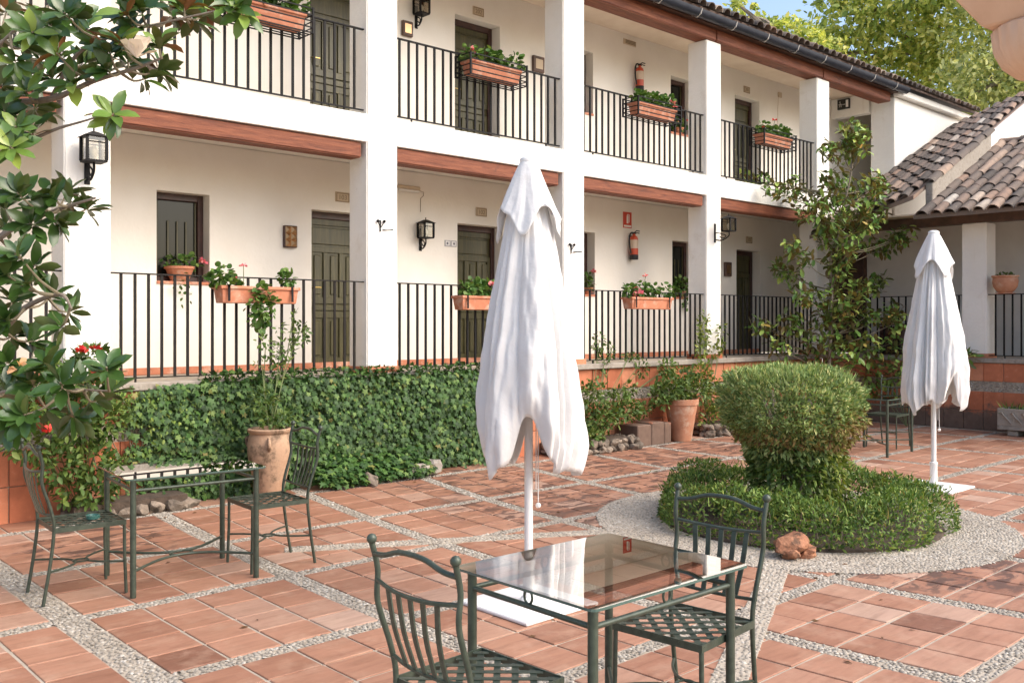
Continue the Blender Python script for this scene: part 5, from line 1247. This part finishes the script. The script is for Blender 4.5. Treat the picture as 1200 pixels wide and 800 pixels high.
for v in range(4):
    lv, lf = LEAF['mag']; b = (-.10, -.22, .02, -.32)[v]
    me = bpy.data.meshes.new('leaf'); me.from_pydata([(x * (.95 + .1 * (v % 2)), y * math.cos(b * y), z + b * y * y * .8) for x, y, z in lv], [], lf); me.materials.append(M['magnolia_leaf'])
    me.polygons.foreach_set('use_smooth', [True] * len(me.polygons)); LM.append(me)
tw = MB(); cnt = 0; XP, XD, XN, XS = [], [], [], []; eyeP = Vector(CAM); off = wloc(OM)
for (px, py) in ROS:
    Zd = 5.4 + random.uniform(-.35, .35); c = pix(px, py, Z=Zd); b = min(nodes_, key=lambda v: (v - c).length)
    tw.tube(spline([b, (b + c) / 2 + Vector((0, 0, -.03)), c], 3), [.010, .009, .008, .007, .006, .005, .005], 5)
    ax = (c - b); ax = (ax.normalized() if ax.length > .03 else Vector((0, 0, 1))); ax = (ax * .7 + Vector((0, 0, .45))).normalized()
    m_ = random.randint(11, 15)
    u1 = ax.orthogonal().normalized(); u2 = ax.cross(u1)
    for k in range(m_):
        an = k * 2.4 + random.uniform(-.3, .3); spread = random.uniform(.55, 1.45)
        D1 = (ax * math.cos(spread) + (u1 * math.cos(an) + u2 * math.sin(an)) * math.sin(spread) + Vector((0, 0, -.12))).normalized()
        up = (ax * .9 + Vector((0, 0, .7)) + Vector(rdir(1)[0]) * .35 + (eyeP - c).normalized() * random.choice((-.5, .5, 1.0, 1.2, 1.4)))
        Zx = (up - D1 * up.dot(D1)).normalized(); Xx = D1.cross(Zx)
        s = random.uniform(.10, .165); p = c - ax * .05 * (k / m_) + D1 * .008
        if cnt < 300:
            o = link('leaf', random.choice(LM), None, OM); mt = Matrix((Xx, D1, Zx)).transposed().to_4x4(); o.rotation_euler = mt.to_euler(); o.location = p - off; o.scale = (s * random.uniform(.8, 1.05), s, s); cnt += 1
        else: XP.append(p); XD.append(D1); XN.append(Zx); XS.append(s)
tw.build('twigs', 'twig', OM, smooth=True, stuff=True)
scatter('leaves', XP, XD, XN, XS, 'mag', 'magnolia_leaf', OM)
fc = pix(160, 68, Z=4.95); n = 9; a = np.arange(n) * 2.4
d_ = np.c_[np.cos(a), np.sin(a), .5 + .5 * (np.arange(n) % 3)]
scatter('flower', np.tile(np.array(fc), (n, 1)), d_, np.c_[-np.cos(a) * .6, -np.sin(a) * .6, np.ones(n)], RNG.uniform(.10, .14, n), 'petal', 'petal_white', OM, stuff=False)
flower(pix(24, 433, Z=5.2), .06, 'petal_peach', OM)

# ------------------------------------------------------------------ trees beyond the roofs
def tree(label, base, lobes, mat, size, n, group, kind='oval', th=.35):
    base = Vector((base[0], base[1], 0)); t = thing('background_tree', label, 'tree', base, group=group)
    c0 = Vector(lobes[0][0]); tk = MB(); top = spline([base, base + Vector((.2, .1, c0.z * .45)), c0], 6)
    tk.tube(top, [th * (1 - .6 * i / len(top)) for i in range(len(top))], 9); tk.build('trunk', 'bark', t, smooth=True)
    lb = MB()
    for c, r in lobes[1:]:
        b = min(top, key=lambda v: (v - Vector(c)).length + abs(v.z - c[2]) * .3)
        lb.tube(spline([b, (b + Vector(c)) / 2 + Vector((random.uniform(-.3, .3), random.uniform(-.3, .3), random.uniform(-.2, .4))), Vector(c)], 4), [.13 - .011 * i for i in range(9)], 6)
    lb.build('limbs', 'bark', t, smooth=True)
    tot = sum(r ** 2 for c, r in lobes); P, D_, N_ = [], [], []
    for c, r in lobes:
        k = int(n * r * r / tot)
        # leaves gathered in sprays so that the crown keeps gaps and clumps
        ns = max(6, k // 22); sc_, sd = blob_pts(ns, c, (r, r, r * .85), .35)
        idx = RNG.integers(0, ns, k); pt = sc_[idx] + RNG.normal(size=(k, 3)) * np.array([.17, .17, .12]) * r
        P.append(pt); D_.append(nrm(sd[idx] * .7 + RNG.normal(size=(k, 3)) * .7 + np.array([0, 0, -.25]))); N_.append(nrm(sd[idx] * .5 + np.array([0, 0, .8]) + RNG.normal(size=(k, 3)) * .5))
    P, D_, N_ = map(np.concatenate, (P, D_, N_))
    scatter('crown', P, D_, N_, size * RNG.uniform(.4, 1.5, len(P)), kind, mat, t)
    return t
def lob(specs, Z0): return [(tuple(pix(px, py, Z=Z0 + dz)), r) for px, py, dz, r in specs]
gtr = 'tall trees beyond the roofs'
L1 = lob([(1090, -60, 2, 3.2), (1010, 20, 0, 1.9), (1050, 40, 1, 2.0), (1100, 30, 0, 2.2), (1000, -60, 1, 2.4), (960, 65, 1, 1.3), (1060, -20, -1, 2.2), (1140, -20, 0, 2.5), (1000, 75, 2, 1.4), (1075, 85, 1, 1.6), (1120, 85, 2, 1.6), (1040, -120, 1, 2.6), (1130, -130, 1, 2.8), (980, 20, 1, 1.2)], 34)
b1 = pix(1085, 400, Z=36); tree('large sunlit yellow-green tree rising behind the eave end', b1, L1, 'tree_leaf', .24, 21000, gtr)
L2 = lob([(1185, 40, 1, 2.2), (1160, 90, 0, 1.5), (1195, 110, 1, 1.8), (1230, 60, 0, 2.4), (1210, -40, 1, 2.6), (1240, 140, 0, 2.2), (1150, 130, 1, 1.2), (1185, 160, 1, 1.6), (1130, 115, 0, 1.0), (1260, -20, 0, 2.6)], 30)
b2 = pix(1225, 400, Z=31); tree('pale feathery green tree behind the wing roof', b2, L2, 'tree_leaf_pale', .20, 16000, gtr)
L3 = lob([(925, 60, 0, 1.2), (900, 45, 0, .7), (945, 70, 0, .9), (910, 25, 1, .45), (868, 8, 0, .5), (880, 40, 1, .6), (935, 38, 0, .7), (960, 60, 1, 1.0), (862, 20, 1, .5)], 30)
b3 = pix(930, 400, Z=31); tree('small airy tree seen just over the tiled eave', b3, L3, 'tree_leaf', .18, 3000, gtr, th=.2)

# ------------------------------------------------------------------ fallen leaves and crumbs on the paving
n = 260; P = []
while len(P) < n:
    cx_, cy_, s_ = random.choice(((-.5, -1.1, .8), (-1.0, -2.5, .8), (.35, -1.6, .9), (1.2, -5.7, .35), (.6, -6.4, .8), (-4.5, -.6, .5), (-3, -4, 2.5), (-2, -6, 1.5), (3, -2, 1.5)))
    x, y = random.gauss(cx_, s_), random.gauss(cy_, s_)
    if y < -.1 and math.hypot(x - RC[0], y - RC[1]) > 1.3 and x < 8.3: P.append((x, y, .012))
lf_ = scatter('fallen_leaves', P, np.c_[RNG.normal(size=(n, 2)), np.zeros(n)], np.c_[RNG.normal(size=(n, 2)) * .3, np.ones(n)], RNG.uniform(.02, .06, n), 'dia', 'dry_leaf')
tag(lf_, 'dry brown leaves fallen on the terracotta paving', 'fallen leaves')
